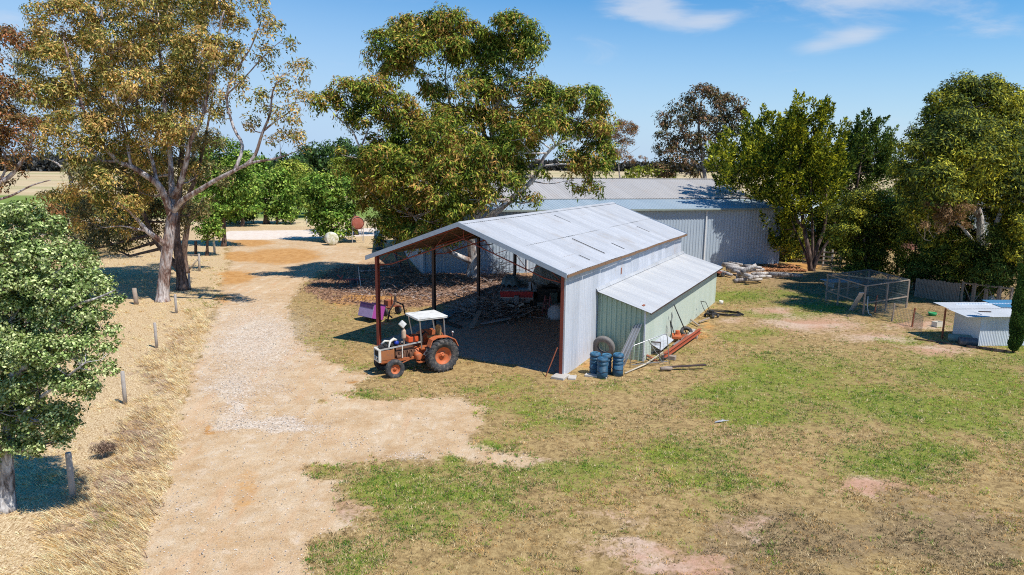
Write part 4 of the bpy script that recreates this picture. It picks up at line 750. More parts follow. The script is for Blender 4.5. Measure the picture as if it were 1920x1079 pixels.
Cc = [(900, 375, 34, 20, -6), (850, 400, 34, 20, -6), (945, 345, 32, 20, -6), (780, 440, 28, 20, -6), (720, 425, 28, 22, -5), (720, 300, 36, 24, -6), (780, 305, 38, 26, -6), (840, 325, 38, 26, -7), (755, 350, 36, 24, -7), (815, 372, 34, 22, -7), (880, 345, 34, 24, -6), (925, 300, 36, 24, -6), (975, 262, 36, 24, -6), (700, 350, 30, 20, -6), (690, 300, 26, 18, -6), (1030, 232, 34, 24, -6), (870, 275, 40, 26, -6), (820, 250, 36, 24, -5), (885, 150, 32, 20, 0), (930, 150, 28, 18, 0, .8), (815, 185, 26, 18, 1, .8), (735, 95, 42, 32, 0), (715, 120, 28, 22, 0, .9), (785, 68, 46, 34, 1), (835, 55, 42, 30, 0), (870, 78, 40, 32, 0), (820, 95, 50, 26, 0), (770, 110, 34, 26, -1), (880, 112, 36, 22, 1), (750, 125, 26, 22, 0, .9), (960, 62, 38, 32, -1), (990, 85, 30, 30, -1), (945, 100, 36, 28, 0), (985, 112, 26, 22, -1), (912, 90, 26, 26, 1), (910, 128, 30, 18, 0, .6),
 (610, 190, 26, 20, -2.5, .9), (650, 175, 30, 22, -2.5), (700, 178, 40, 28, -2), (735, 200, 36, 30, -2), (690, 225, 40, 26, -2), (640, 210, 20, 16, -2.5, .5), (755, 235, 30, 24, -1.5), (815, 160, 26, 22, 1, .8), (840, 185, 24, 16, 1, .5), (885, 180, 38, 26, -1), (925, 195, 36, 30, 0), (985, 175, 42, 26, -1), (1015, 190, 34, 26, -1.5), (1050, 200, 30, 24, -2), (1090, 190, 34, 28, -2.5), (1120, 220, 24, 24, -2.5),
 (800, 225, 40, 24, -1), (850, 235, 42, 28, -2), (905, 240, 40, 28, 0), (955, 235, 38, 28, -1), (1005, 235, 38, 26, -2), (1060, 245, 38, 24, -2), (1110, 255, 34, 26, -3), (770, 270, 40, 24, -2), (820, 275, 40, 26, -2), (875, 285, 38, 26, -1), (930, 285, 34, 26, 1), (980, 280, 30, 24, -1, .7), (1125, 290, 26, 26, -3), (1100, 300, 30, 20, -3), (1120, 325, 20, 24, -3.4, .9), (1050, 290, 30, 16, -3, .6), (1075, 320, 24, 14, -3, .5),
 (720, 290, 38, 20, -2), (700, 325, 38, 22, -2), (745, 335, 40, 26, -2), (795, 325, 38, 26, -2), (850, 335, 40, 26, -1), (900, 335, 34, 24, -1), (950, 325, 32, 22, -1, .8), (985, 310, 22, 18, -1, .5), (690, 355, 30, 18, -1, .8), (735, 375, 38, 24, -1), (780, 380, 38, 24, -2), (830, 378, 36, 22, -2, .8), (875, 372, 30, 20, -2, .7), (925, 365, 26, 16, -1, .5), (975, 372, 26, 14, -2, .6), (1010, 375, 18, 10, -3, .5), (745, 415, 30, 22, -1, .9), (785, 420, 30, 20, -2, .8), (830, 420, 26, 18, -2, .6), (770, 450, 22, 18, -2, .7), (845, 440, 22, 20, -2, .6), (755, 385, 30, 20, 1), (1010, 330, 18, 12, -2.5, .4), (640, 290, 14, 10, -2.5, .2), (700, 265, 24, 14, -2.2, .35), (720, 355, 34, 24, 1), (765, 410, 34, 26, 1.5), (735, 445, 24, 20, 1), (810, 400, 34, 24, 1), (790, 455, 22, 16, -1, .7), (860, 400, 28, 20, 1, .8), (665, 320, 26, 20, -1), (830, 300, 40, 26, 2), (890, 320, 40, 26, 2), (950, 290, 34, 24, 2), (770, 300, 40, 24, 2), (1090, 345, 20, 12, -3, .6), (1115, 355, 14, 14, -3.4, .7), (690, 385, 22, 16, 0, .7)]
T_('gum_tree', 'large olive and rust-leaved gum rising behind the open machinery shed', 'tree', (885, 527), Cl, Cc, gumC, barkW, gs=1.15, lush=1.25, ll=.33, lw=.1, cov=2.5, sub=.66, droop=.55, seed=20)
# far and right-hand trees
T_('gum_tree', 'thin rusty gum in the distance over the storage shed ridge', 'tree', (1163, 338), [(['base', (1160, 310), (1166, 280), (1175, 250)], .5, .15), ([(1162, 300), (1185, 285), (1200, 275)], .2, .06)], [(1165, 240, 26, 12, 0), (1182, 245, 14, 10, 0), (1150, 262, 20, 12, 0), (1175, 270, 16, 10, 0, .7), (1160, 292, 22, 10, 0, .7), (1190, 300, 20, 7, 0, .6), (1140, 290, 18, 16, 0)], gumRed, barkG, ll=.9, lw=.4, cov=1.6, sub=2.0, seed=21)
T_('gum_tree', 'dark purplish gum with airy crown behind the storage shed roof', 'tree', (1325, 385), [(['base', (1322, 350), (1318, 300), (1310, 240), (1315, 190)], .4, .12), ([(1320, 320), (1335, 280), (1355, 220), (1360, 190)], .2, .06), ([(1318, 300), (1285, 260), (1270, 220)], .18, .06), ([(1324, 360), (1300, 300), (1260, 290)], .15, .05)],
  [(1318, 178, 26, 16, 0), (1285, 200, 26, 16, 0), (1345, 185, 26, 16, 0), (1370, 205, 24, 18, 0), (1260, 230, 24, 20, 0), (1300, 225, 28, 18, 0), (1340, 225, 28, 18, 0), (1385, 232, 20, 16, 0), (1250, 265, 22, 18, 0), (1285, 265, 26, 18, 0), (1325, 265, 26, 16, 0), (1365, 255, 24, 18, 0), (1255, 295, 24, 16, 0), (1295, 300, 26, 16, 0), (1340, 295, 24, 16, 0), (1240, 318, 22, 12, 0), (1280, 325, 28, 12, 0)], gumDark, barkG, ll=.5, lw=.17, cov=1.9, sub=1.0, seed=22, Y=98)
T_('shrub', 'low yellow-green shrub over the ridge of the storage shed', 'shrub', (1215, 352), [(['base', (1215, 330)], .2, .1)], [(1200, 325, 20, 9, 0), (1225, 322, 22, 10, 0), (1250, 328, 20, 8, 0), (1185, 330, 14, 6, 0)], grnY, barkD, ll=.6, lw=.4, cov=2.2, sub=1.4, style='bush', seed=23, Y=112)
T_('conifer', 'yellow-green conifer leaning over the right end of the storage shed roof', 'tree', (1462, 492), [(['base', (1462, 440), (1450, 390), (1435, 330), (1430, 250)], .34, .08), ([(1452, 400), (1410, 360), (1380, 310)], .16, .05), ([(1460, 430), (1430, 390), (1400, 370)], .12, .04)],
  [(1432, 245, 24, 18, -4), (1405, 262, 26, 20, -2), (1440, 280, 30, 24, -5), (1375, 290, 28, 22, 0), (1410, 305, 34, 24, 0), (1352, 315, 20, 18, -4), (1380, 335, 32, 22, -5), (1425, 340, 32, 26, -5), (1362, 350, 22, 14, 1, .8), (1400, 365, 30, 16, -5), (1445, 380, 26, 24, 0), (1340, 295, 12, 14, 2, .8), (1455, 430, 26, 26, -2), (1470, 470, 22, 24, -5), (1440, 400, 24, 20, -1), (1395, 335, 30, 26, 2), (1435, 300, 30, 26, 3), (1450, 320, 30, 26, -5)], conY, barkD, gs=1.08, lush=1.2, ll=.3, lw=.15, cov=2.6, sub=.85, style='spiky', seed=24, Y=68.5)
T_('conifer', 'tallest yellow-green conifer with several trunks right of the storage shed', 'tree', (1522, 508), [(['base', (1516, 470), (1508, 430), (1500, 370), (1500, 300), (1505, 230)], .26, .07), (['base', (1530, 470), (1545, 430), (1550, 380), (1540, 300)], .22, .07), (['base', (1524, 460), (1522, 400), (1520, 330)], .18, .06), (['base', (1538, 475, -.5), (1560, 440, -.8), (1568, 400, -1)], .17, .06), (['base', (1508, 470, .5), (1490, 430, .6), (1478, 390, .6)], .15, .05), ([(1508, 430), (1480, 390), (1465, 340)], .12, .05)],
  [(1508, 222, 24, 14, 0), (1480, 238, 26, 18, 0), (1535, 240, 26, 18, 0), (1508, 255, 32, 22, 0), (1465, 265, 24, 20, 0), (1555, 262, 20, 18, 0), (1485, 290, 34, 26, 0), (1530, 290, 34, 26, 0), (1460, 310, 24, 22, 0), (1505, 325, 38, 28, 0), (1550, 320, 26, 24, 0), (1475, 345, 30, 26, 0), (1525, 358, 34, 26, 0), (1485, 385, 32, 26, 0), (1520, 400, 30, 20, 0), (1460, 380, 20, 18, 0), (1495, 415, 26, 14, 0, .8), (1455, 425, 20, 18, 1, .8), (1545, 365, 26, 22, 1), (1560, 395, 20, 20, 2), (1500, 300, 40, 34, 3), (1490, 360, 40, 30, 3), (1540, 345, 34, 30, 3), (1480, 440, 20, 16, 2.5, .8), (1500, 202, 12, 12, 0), (1530, 212, 12, 12, 0)], conY, barkD, gs=1.1, lush=1.2, ll=.27, lw=.13, cov=2.6, sub=.78, style='spiky', seed=25)
T_('conifer', 'darker green conifer with pointed tiers behind the round bush at right', 'tree', (1598, 488), [(['base', (1600, 430), (1605, 360), (1622, 260)], .28, .07)],
  [(1626, 240, 16, 14, 0), (1605, 258, 22, 14, 0), (1645, 262, 20, 14, 0), (1620, 280, 34, 16, 0), (1585, 290, 24, 16, 0), (1655, 295, 24, 14, 0), (1610, 312, 40, 16, 0), (1570, 320, 24, 16, 0), (1650, 325, 26, 12, 0), (1665, 305, 14, 10, 0), (1590, 345, 36, 18, 0), (1635, 345, 26, 14, 0), (1575, 375, 30, 20, 0), (1570, 410, 24, 20, 0), (1610, 370, 30, 18, 1), (1560, 440, 24, 26, 1), (1585, 330, 40, 34, 3), (1620, 300, 40, 30, 3), (1570, 470, 22, 22, 1)], conD, barkD, gs=1.12, lush=1.2, ll=.3, lw=.14, cov=2.6, sub=.85, style='spiky', seed=26)
T_('shrub', 'rounded dark bush with yellow-green top between the conifers and the wire pen', 'shrub', (1625, 528), [(['base', (1622, 480), (1620, 430)], .2, .08), (['base', (1645, 470), (1650, 420)], .12, .06)],
  [(1610, 380, 28, 18, 0), (1640, 375, 30, 18, 0), (1590, 410, 28, 22, 0), (1630, 410, 36, 26, 0), (1665, 400, 24, 24, 0), (1600, 445, 32, 26, 0), (1645, 445, 34, 26, 0), (1585, 475, 22, 22, 0), (1620, 480, 34, 24, 0), (1660, 480, 28, 26, 0), (1680, 440, 16, 26, 0), (1575, 440, 18, 30, 0), (1600, 505, 26, 14, 0), (1650, 505, 30, 14, 0), (1640, 440, 40, 40, 2)], pepp, barkD, gs=1.3, ll=.2, lw=.08, cov=3, sub=.6, style='bush', droop=.3, seed=27, Y=55)
Rl = [(['base', (1846, 500), (1838, 460), (1838, 410), (1826, 370), (1815, 300), (1818, 220)], .38, .1), ([(1840, 470), (1868, 420), (1885, 360), (1890, 280)], .22, .07), ([(1840, 480), (1815, 440), (1790, 418), (1765, 432), (1745, 452)], .14, .05), ([(1838, 410), (1800, 360), (1765, 300)], .18, .05)]
Rc = [(1740, 300, 40, 34, -6), (1760, 350, 40, 34, -7), (1790, 260, 40, 34, -6), (1735, 390, 30, 26, -6), (1840, 300, 44, 36, -7), (1700, 330, 18, 24, -3), (1808, 172, 34, 20, 0), (1845, 168, 34, 18, 0), (1880, 190, 28, 20, 0), (1775, 195, 30, 22, 0), (1825, 200, 44, 26, -1), (1870, 220, 36, 26, 0), (1905, 230, 26, 26, 0), (1765, 225, 26, 20, 0), (1800, 238, 40, 24, -2), (1850, 250, 40, 26, -2), (1735, 265, 26, 22, 0), (1770, 270, 34, 26, -2), (1820, 280, 44, 28, -3), (1885, 275, 44, 30, -2), (1725, 300, 24, 26, 0), (1755, 315, 34, 28, -2), (1800, 325, 40, 30, -3), (1850, 320, 40, 30, -3), (1905, 325, 38, 34, -3), (1735, 350, 32, 30, -1), (1780, 365, 36, 28, -3), (1860, 365, 34, 24, -3), (1910, 375, 34, 28, -3), (1745, 395, 30, 28, -1), (1950, 300, 40, 60, 0), (1950, 400, 40, 50, 0), (1720, 400, 26, 30, 0), (1775, 410, 30, 24, 2), (1905, 430, 34, 34, 0), (1870, 410, 30, 26, 2), (1790, 290, 50, 50, 4), (1850, 360, 50, 50, 4), (1745, 440, 30, 26, 1), (1895, 480, 30, 34, 1), (1800, 455, 24, 20, 3)]
PT = T_('evergreen_tree', 'huge dense dark-green feathery tree at the right edge above the tin shed', 'tree', (1852, 545), Rl, Rc, pepp, barkW, Y=48, gs=1.3, lush=1.3, ll=.24, lw=.085, cov=2.6, sub=.7, style='gum', droop=.3, seed=30)
for i, (px, py, w, h, Yv, lb, mt) in enumerate([(1716, 460, 40, 86, 52, 'upright dark shrub directly right of the wire pen roof', pepp), (1768, 478, 44, 70, 50, 'dark shrub between the wire pen and the wooden gates', conD), (1816, 500, 44, 54, 48, 'low dark shrub over the wooden gates left of the pale trunk', pepp), (1876, 492, 40, 66, 46, 'dark shrub behind the tin shed left of the pencil cypress', conD), (1930, 480, 44, 90, 45, 'dark shrub behind the pencil cypress', pepp)]):
    g_ = D(px, py, Yv); cl_ = []; rq = random.Random(i)
    for k in range(13): cl_.append((px+rq.uniform(-.7, .7)*w, py+rq.uniform(-.8, .75)*h, w*.55, w*.5, rq.uniform(-1, 1)))
    T_('shrub', lb, 'shrub', (px, py+h), [(['base', (px, py)], .1, .05)], cl_, mt, barkD, ll=.18, lw=.075, cov=2.2, sub=.5, style='bush', droop=.3, seed=40+i, Y=Yv)
# dead brown spray: a part of the feathery tree
dm_ = leafmat('dead_leaves', [(.3, (.2, .11, .05)), (.7, (.42, .26, .13))]); c0 = D(1774, 400, 40.4); SCd = c0+rng.normal(size=(26, 3))*np.array([.55, .4, .45])
quads_mesh('dead_spray', leafset(SCd, np.full(26, .3), 110, .2, .05, .5, 'gum', c0), dm_, PT, None, 4, np.array(PT.location))
# pencil cypress
pc = thing('pencil_cypress', 'narrow pencil cypress with a bent tip beside the tin shed', 'tree', tuple(G(1900, 661)), 0)
bpc = G(1900, 661); n = 26000; hh = rng.random(n); top = 4.55
prof = np.interp(hh, [0, .06, .2, .5, .8, .93, 1], [.12, .24, .27, .26, .22, .16, .04])
a = rng.uniform(0, 6.283, n); r = prof*(.72+.34*rng.random(n))*(1+.14*np.sin(a*3+hh*23)); bend = -.35*np.clip(hh-.85, 0, 1)/.15
P = np.stack([r*np.cos(a)+bend*1.0+.03*np.sin(hh*9), r*np.sin(a), .08+hh*top-.25*np.clip(-bend, 0, 1)], -1)
ax = unit(np.stack([np.cos(a)*.5, np.sin(a)*.5, np.full(n, 1.0)], -1)+rng.normal(size=(n, 3))*.25); s_ = unit(np.cross(ax, rng.normal(size=(n, 3))))
quads_mesh('crown', np.stack([P, P+ax*.05+s_*.02, P+ax*.11, P+ax*.05-s_*.02], 1), cyp, pc)
m = MB(); m.tube([(0, 0, -.05), (0, 0, 2), (0, 0, 4.2)], [.08, .06, .02], 8); m.build('trunk', barkD, pc)
# far woods on the horizon
def wood(name, label, x0, x1, Yw, h, n, mat, sz):
    x = rng.uniform(x0, x1, n); hh = h*(.55+.6*fbm(x/22, x*0, 5))*rng.random(n)**.7; y = Yw+rng.uniform(-12, 12, n)
    P = np.stack([x, y, hh], -1); ax = unit(rng.normal(size=(n, 3)))*sz; s = unit(np.cross(ax, rng.normal(size=(n, 3))))*sz*.8
    o = quads_mesh(name, np.stack([P, P+ax*.5+s*.5, P+ax, P+ax*.5-s*.5], 1), mat); tag(o, label, 'wood', kind='stuff')
farm = leafmat('far_wood', [(.3, (.045, .05, .05)), (.7, (.10, .10, .095))], .02, .1)
wood('distant_wood', 'thin dark line of woodland along the horizon', -1500, 1500, 1150, 15, 42000, farm, 6)
wood('distant_wood', 'nearer dark belt of trees across the paddocks left of the yard', -620, -330, 560, 11, 12000, farm, 3.2)
# tussock
T_('dead_shrub', 'round grey-brown dead tussock between the two nearest fence posts', 'shrub', (196, 858), [(['base', (196, 848)], .02, .01)], [(194, 846, 17, 12, 0, 1.5)], leafmat('dead_tussock', [(.3, (.16, .1, .075)), (.7, (.4, .28, .2))]), barkG, ll=.14, lw=.02, cov=2.4, sub=.16, droop=0, style='bush', seed=50)
print('leaves', sum(TREES))
# ------------------------------------------------------------------ tractor
rng = np.random.default_rng(5)
orange = paint('tractor_orange', (.56, .14, .045), .6, 0, (.34, .20, .13), .6, 7)
dkorange = paint('dirty_orange', (.42, .12, .04), .65, 0, (.14, .08, .05), .55, 6)
rubber = paint('tyre_rubber', (.05, .052, .055), .85, 0, (.24, .20, .16), .55, 8)
cream = paint('cream_paint', (.72, .69, .60), .5, 0, (.4, .33, .26), .3, 5)
greyst = paint('grey_stripe', (.42, .42, .42), .5, 0, (.2, .17, .14), .4, 8)
engb = paint('engine_rust', (.2, .10, .06), .75, 0.2, (.06, .045, .04), .6, 9)
blackm = paint('black_metal', (.03, .03, .032), .5, 0, (.1, .08, .06), .4, 7)
steel = paint('bare_steel', (.45, .46, .48), .35, .6, (.25, .2, .16), .3, 6)
tan = paint('tan_can', (.55, .40, .28), .6, 0, (.36, .22, .14), .4, 6)
canv = paint('canopy_white', (.74, .74, .70), .6, 0, (.34, .33, .30), .55, 2.5)
bluep = paint('blue_cap', (.02, .05, .35), .4, 0, (.02, .03, .12), .3, 6)
seatm = paint('torn_seat', (.42, .25, .1), .8, 0, (.12, .08, .07), .6, 5)
def lp(o, p):  # world ground point from pixel
    return p
TR = thing('tractor', 'old orange farm tractor with white canopy and exposed engine in front of the machinery shed', 'tractor', (-3.52, 30.3, 0), math.atan2(-.52, -.85))
def wheel(R, Wd, c, s, rimr, lugs, parent):
    m = MB(); x, y, z = c; h = Wd/2
    prof = [(rimr, -h*.72), (R*.80, -h), (R*.93, -h*.95), (R*.975, -h*.7), (R*.98, 0), (R*.975, h*.7), (R*.93, h*.95), (R*.80, h), (rimr, h*.72), (rimr*.96, 0), (rimr, -h*.72)]
    m.lathe(prof, c, 'y', 36)
    if lugs:
        for k in range(lugs):
            for sd in (-1, 1):
                a = 2*math.pi*(k+(.5 if sd > 0 else 0))/lugs; pts = []
                for f in (0, .5, 1):
                    aa = a+f*.20; yy = sd*h*(.04+.93*f); rr = R*(1.0-.05*f*f); pts.append(Vector((x+rr*math.cos(aa), y+yy, z+rr*math.sin(aa))))
                for i in range(2): m.bar(pts[i], pts[i+1], .05, .055)
                aa = a+.22; m.bar((x+R*.95*math.cos(aa), y+sd*h*.98, z+R*.95*math.sin(aa)), (x+R*.83*math.cos(aa+.04), y+sd*h*1.0, z+R*.83*math.sin(aa+.04)), .03, .05)
    else:
        for k in range(4): m.tube([(x+R*.985*math.cos(t*math.pi/14), y+(k-1.5)*h*.42, z+R*.985*math.sin(t*math.pi/14)) for t in range(28)], .010, 4, closed=True)
    w = m.build('tyre', rubber, parent)
    m = MB(); q = s*h
    m.lathe([(rimr, -h*.7), (rimr*1.02, h*.7), (rimr*.93, h*.6), (rimr*.86, q*.15), (rimr*.35, -q*.1), (rimr*.32, q*.2), (.02, q*.22)] if s > 0 else [(rimr, h*.7), (rimr*1.02, -h*.7), (rimr*.93, -h*.6), (rimr*.86, q*.15), (rimr*.35, -q*.1), (rimr*.32, q*.2), (.02, q*.22)], c, 'y', 32)
    for k in range(8):
        a = k*math.pi/4; m.cyl((x+rimr*.25*math.cos(a), y+q*.2, z+rimr*.25*math.sin(a)), (x+rimr*.25*math.cos(a), y+q*.36, z+rimr*.25*math.sin(a)), .018, 6)
    m.cyl((x, y+q*.1, z), (x, y+q*.5, z), rimr*.17, 12); return w, m
for s in (1, -1):
    for (R, Wd, c, rr, lg, nm) in ((.76, .42, (0, s*.78, .75), .40, 20, 'rear_wheel'), (.42, .24, (2.22, s*.70, .415), .215, 0, 'front_wheel')):
        e_ = thing(nm, None, None, (0, 0, 0)); e_.parent = TR; w, m = wheel(R, Wd, c, s, rr, lg, e_); m.build('rim', orange, e_)
m = MB(); m.box((.25, 0, .78), (1.3, .42, .5)); m.tube([(0, -.6, .75), (0, .6, .75)], .13, 12); m.cyl((.85, 0, .82), (1.05, 0, .82), .28, 16); m.tube([(.95, .12, .8), (.95, .34, .74), (.95, .38, .55)], [.17, .19, .1], 10)
m.box((.35, .25, .95), (.5, .12, .3)); bevel(m.build('transmission', orange, TR), .03)
m = MB(); m.box((1.5, 0, .82), (.95, .34, .42)); m.box((1.5, 0, 1.12), (.85, .26, .2))
for k in range(4): m.cyl((1.2+k*.2, .1, 1.2), (1.2+k*.2, .1, 1.29), .045, 8); m.tube([(1.2+k*.2, .16, 1.0), (1.2+k*.2, .26, 1.02), (1.2+k*.2, .3, .92)], .028, 6); m.cyl((1.15+k*.22, -.05, 1.2), (1.2+k*.22, -.1, 1.33), .03, 6)
m.cyl((1.75, .22, .8), (1.95, .22, .8), .09, 12); m.cyl((1.3, .26, .72), (1.3, .26, .95), .06, 10); bevel(m.build('engine', engb, TR), .015)
m = MB()
for s in (1, -1): m.bar((1.0, s*.24, .66), (2.75, s*.24, .66), .07, .13)
m.box((2.2, 0, .56), (.16, 1.25, .12)); m.box((2.4, 0, .62), (.3, .3, .2))
for s in (1, -1): m.cyl((2.22, s*.58, .40), (2.22, s*.58, .66), .045, 10); m.bar((2.22, s*.5, .45), (1.2, s*.2, .62), .045)
bevel(m.build('front_axle', dkorange, TR), .015)
pbm = paint('panel_brown', (.40, .15, .055), .5, 0, (.22, .12, .08), .5, 6)
for s in (1, -1): m = MB(); m.box((2.38, s*.27, .95), (.64, .03, .44)); bevel(m.build('side_panel', pbm, TR), .01)
m = MB()
for (c, d) in (((2.74, 0, 1.2), (.12, .62, .06)), ((2.74, 0, .70), (.12, .62, .08)), ((2.74, .285, .95), (.12, .05, .5)), ((2.74, -.285, .95), (.12, .05, .5)), ((2.76, 0, .82), (.06, .56, .14))): m.box(c, d)
bevel(m.build('grille_frame', cream, TR), .012)
m = MB(); m.box((2.72, 0, 1.02), (.05, .54, .3))
for k in range(6): m.box((2.755, 0, .92+k*.045), (.02, .52, .012))
for s in (1, -1): m.cyl((2.79, s*.15, .82), (2.80, s*.15, .82), .055, 12)
m.build('grille', blackm, TR)
for s in (1, -1):
    m = MB(); m.bar((.78, s*.27, 1.35), (2.78, s*.29, 1.22), .03, .065); b_ = m.build('bonnet_strip', paint('strip_grey', (.42, .41, .38), .5, 0, (.28, .2, .15), .5, 8), TR)
    m = MB(); m.bar((.9, s*.288, 1.343), (1.9, s*.296, 1.278), .012, .05); m.build('stripe', greyst, b_)
m = MB(); m.box((2.15, 0, 1.2), (.1, .5, .5)); m.box((2.45, 0, 1.27), (.4, .3, .16)); m.cyl((2.45, .12, 1.34), (2.45, .12, 1.44), .06, 10); m.cyl((2.1, 0, 1.45), (2.1, 0, 1.5), .05, 8); m.box((2.0, -.14, 1.36), (.2, .24, .16)); bevel(m.build('radiator', blackm, TR), .01)
m = MB(); m.tube([(2.3, .18, 1.0), (2.28, .2, 1.3), (2.2, .16, 1.52), (2.0, .05, 1.58), (1.85, 0, 1.5)], [.035, .035, .06, .07, .055], 8); m.tube([(2.5, -.15, 1.35), (2.35, -.1, 1.5), (2.15, -.1, 1.46)], .05, 8); m.bar((1.7, .3, .75), (1.7, .3, 1.3), .04); m.build('white_hose', cream, TR)
m = MB(); m.lathe([(.01, 1.3), (.1, 1.31), (.12, 1.36), (.1, 1.45), (.01, 1.48)], (1.85, -.02, 0), 'z', 14); m.build('blue_cap', bluep, TR)
m = MB(); m.box((1.12, 0, 1.5), (.5, .44, .3)); bevel(m.build('fuel_tank', paint('tank_red_orange', (.66, .10, .03), .45, 0, (.4, .1, .04), .35, 5), TR), .06, 3)
m = MB(); m.box((1.12, 0, 1.5), (.03, .46, .32)); m.cyl((1.25, .05, 1.64), (1.25, .05, 1.7), .04, 10); m.build('tank_strap', blackm, TR)
m = MB(); m.lathe([(.03, 1.3), (.035, 1.52), (.095, 1.55), (.1, 1.6), (.1, 1.86), (.085, 1.92), (.04, 1.95), (.04, 2.1), (.03, 2.12)], (1.5, .02, 0), 'z', 16); m.build('exhaust', tan, TR)
m = MB(); R_ = Matrix.Rotation(.75, 3, 'Y') @ Matrix.Rotation(.3, 3, 'X'); m.box((1.56, .03, 2.2), (.24, .24, .26), R_); bevel(m.build('exhaust_cover', canv, TR), .012)
for s in (1, -1):
    m = MB(); pts = [(-.78, 1.1), (-.62, 1.42), (-.3, 1.58), (.25, 1.6), (.5, 1.5), (.62, 1.2)]
    for i in range(5): m.bar((pts[i][0], s*.70, pts[i][1]), (pts[i+1][0], s*.70, pts[i+1][1]), .36, .035)
    m.build('fender', orange, TR)
for s in (1, -1): m = MB(); m.add([(-.3, s*.53, 1.56), (.25, s*.53, 1.58), (.6, s*.53, 1.2), (.75, s*.5, .8), (.5, s*.4, .75), (-.2, s*.45, 1.0)], [(0, 1, 2, 3, 4, 5)]); m.build('fender_side', dkorange, TR)
m = MB(); m.bar((.72, .5, .78), (.28, .56, 1.5), .05, .12); m.build('fender_stay', cream, TR)
m = MB(); m.box((.9, .45, .5), (.34, .24, .03)); m.bar((.75, .35, .5), (.75, .3, .78), .03); m.bar((1.05, .35, .5), (1.05, .3, .78), .03); m.bar((.75, .56, .5), (1.05, .56, .5), .03, .06); m.box((.5, 0, 1.05), (.7, .9, .03)); m.build('step', dkorange, TR)
m = MB(); m.box((.05, 0, 1.42), (.46, .46, .12)); m.box((-.2, 0, 1.68), (.1, .46, .42)); m.tube([(-.2, -.1, 1.9), (-.15, .05, 1.95), (-.2, .2, 1.9)], .07, 8); bevel(m.build('seat', seatm, TR), .04, 3)
m = MB(); m.box((.75, 0, 1.45), (.18, .4, .3)); m.tube([(.66, 0, 1.5), (.45, 0, 1.72)], .025, 8); m.tube([(.45+.19*math.cos(a)*.75, .19*math.sin(a), 1.72+.19*math.cos(a)*.65) for a in [k*math.pi/10 for k in range(20)]], .015, 6, closed=True)
for s in (0, 1.05, 2.1): m.bar((.45+.18*math.cos(s)*.75, .18*math.sin(s), 1.72+.18*math.cos(s)*.65), (.45-.18*math.cos(s)*.75, -.18*math.sin(s), 1.72-.18*math.cos(s)*.65), .012)
m.bar((.8, .2, 1.3), (.8, .25, 1.85), .03); m.build('steering_wheel', blackm, TR)
for (x, y, xb, yb_, zb_) in ((.98, .62, .82, .42, 1.1), (.98, -.68, .82, -.42, 1.1), (-.2, .58, -.25, .56, 1.56), (-.2, -.66, -.25, -.56, 1.56)):
    m = MB(); m.bar((xb, yb_, zb_), (x, y, 2.46), .045); m.build('canopy_post', steel, TR)
m = MB(); m.box((.38, -.03, 2.49), (1.46, 1.46, .05)); m.box((.38, -.03, 2.44), (1.42, 1.42, .07)); bevel(m.build('canopy', canv, TR), .03, 3)
m = MB(); m.cyl((-.62, .62, 1.52), (-.62, .62, 1.66), .015, 6); m.lathe([(.01, -.06), (.05, -.04), (.07, .03), (.06, .04), (.01, .035)], (-.62, .62, 1.7), 'x', 12); m.build('work_lamp', steel, TR)
m = MB(); m.bar((-.4, 0, .45), (-.95, 0, .45), .08, .05); m.bar((-.3, .25, .7), (-.95, .32, .5), .05); m.bar((-.3, -.25, .7), (-.95, -.32, .5), .05); m.build('drawbar', blackm, TR)

# ------------------------------------------------------------------ things round the shed (shed coordinates: x along the wall, y towards the open side)
def SW(x, y, z=0.0):
    p = Vector(O)+Vector((e.x*x+ev.x*y, e.y*x+ev.y*y, z)); return (p.x, p.y, z)
def th(name, label, cat, x, y, rz=0, group=None): return thing(name, label, cat, SW(x, y), ANG+rz, group)
# blue bundles
blu = NT('blue_netting'); v_ = blu.coords((1, 1, 1)); wz = blu.n('ShaderNodeTexWave', wave_type='BANDS', bands_direction='Z'); wz.inputs['Scale'].default_value = 9; wz.inputs['Distortion'].default_value = 3; wz.inputs['Detail'].default_value = 3; blu.l(v_, wz.inputs[0])
blu = blu.finish(blu.mix(blu.noise(v_, 7, 4, .6), blu.ramp(wz.outputs[1], [(.2, (.008, .04, .08)), (.6, (.025, .12, .2)), (.9, (.1, .27, .36))]), (.015, .09, .19, 1)), .45, 0, wz.outputs[1], .5, .03, .5)
for i, (x, y, hh, lb) in enumerate(((.95, -1.15, 1.0, 'left'), (.62, -1.62, .92, 'front middle'), (1.3, -2.1, 1.0, 'right'), (1.3, -1.55, .9, 'rear'))):
    t_ = thing('wrapped_roll', {'left': 'upright blue wrapped roll nearest the shed wall, by the big tyre', 'front middle': 'upright blue wrapped roll standing foremost in the cluster', 'right': 'upright blue wrapped roll nearest the steel gate', 'rear': 'blue wrapped roll mostly hidden behind the other three'}[lb], 'wrapped roll', SW(x, y), rnd.uniform(0, 3), 'blue wrapped rolls beside the machinery shed')
    m = MB(); pr_ = [(.06, hh-.12), (.1, hh-.02), (.19, hh), (.235, hh-.03)]
    zz = hh-.06
    while zz > .55: pr_ += [(.245, zz), (.25, zz-.06), (.22, zz-.1), (.22, zz-.12)]; zz -= .16
    pr_ += [(.245, .5), (.24, .25), (.245, 0), (.05, 0)]
    m.lathe(pr_, (0, 0, 0), 'z', 28); m.build('roll', blu, t_)
    for z_ in (.3, hh-.12): m = MB(); m.tube([(.249*math.cos(a), .249*math.sin(a), z_+.015*math.sin(3*a)) for a in [k*math.pi/12 for k in range(24)]], .01, 4, closed=True); m.build('strap', blackm, t_)
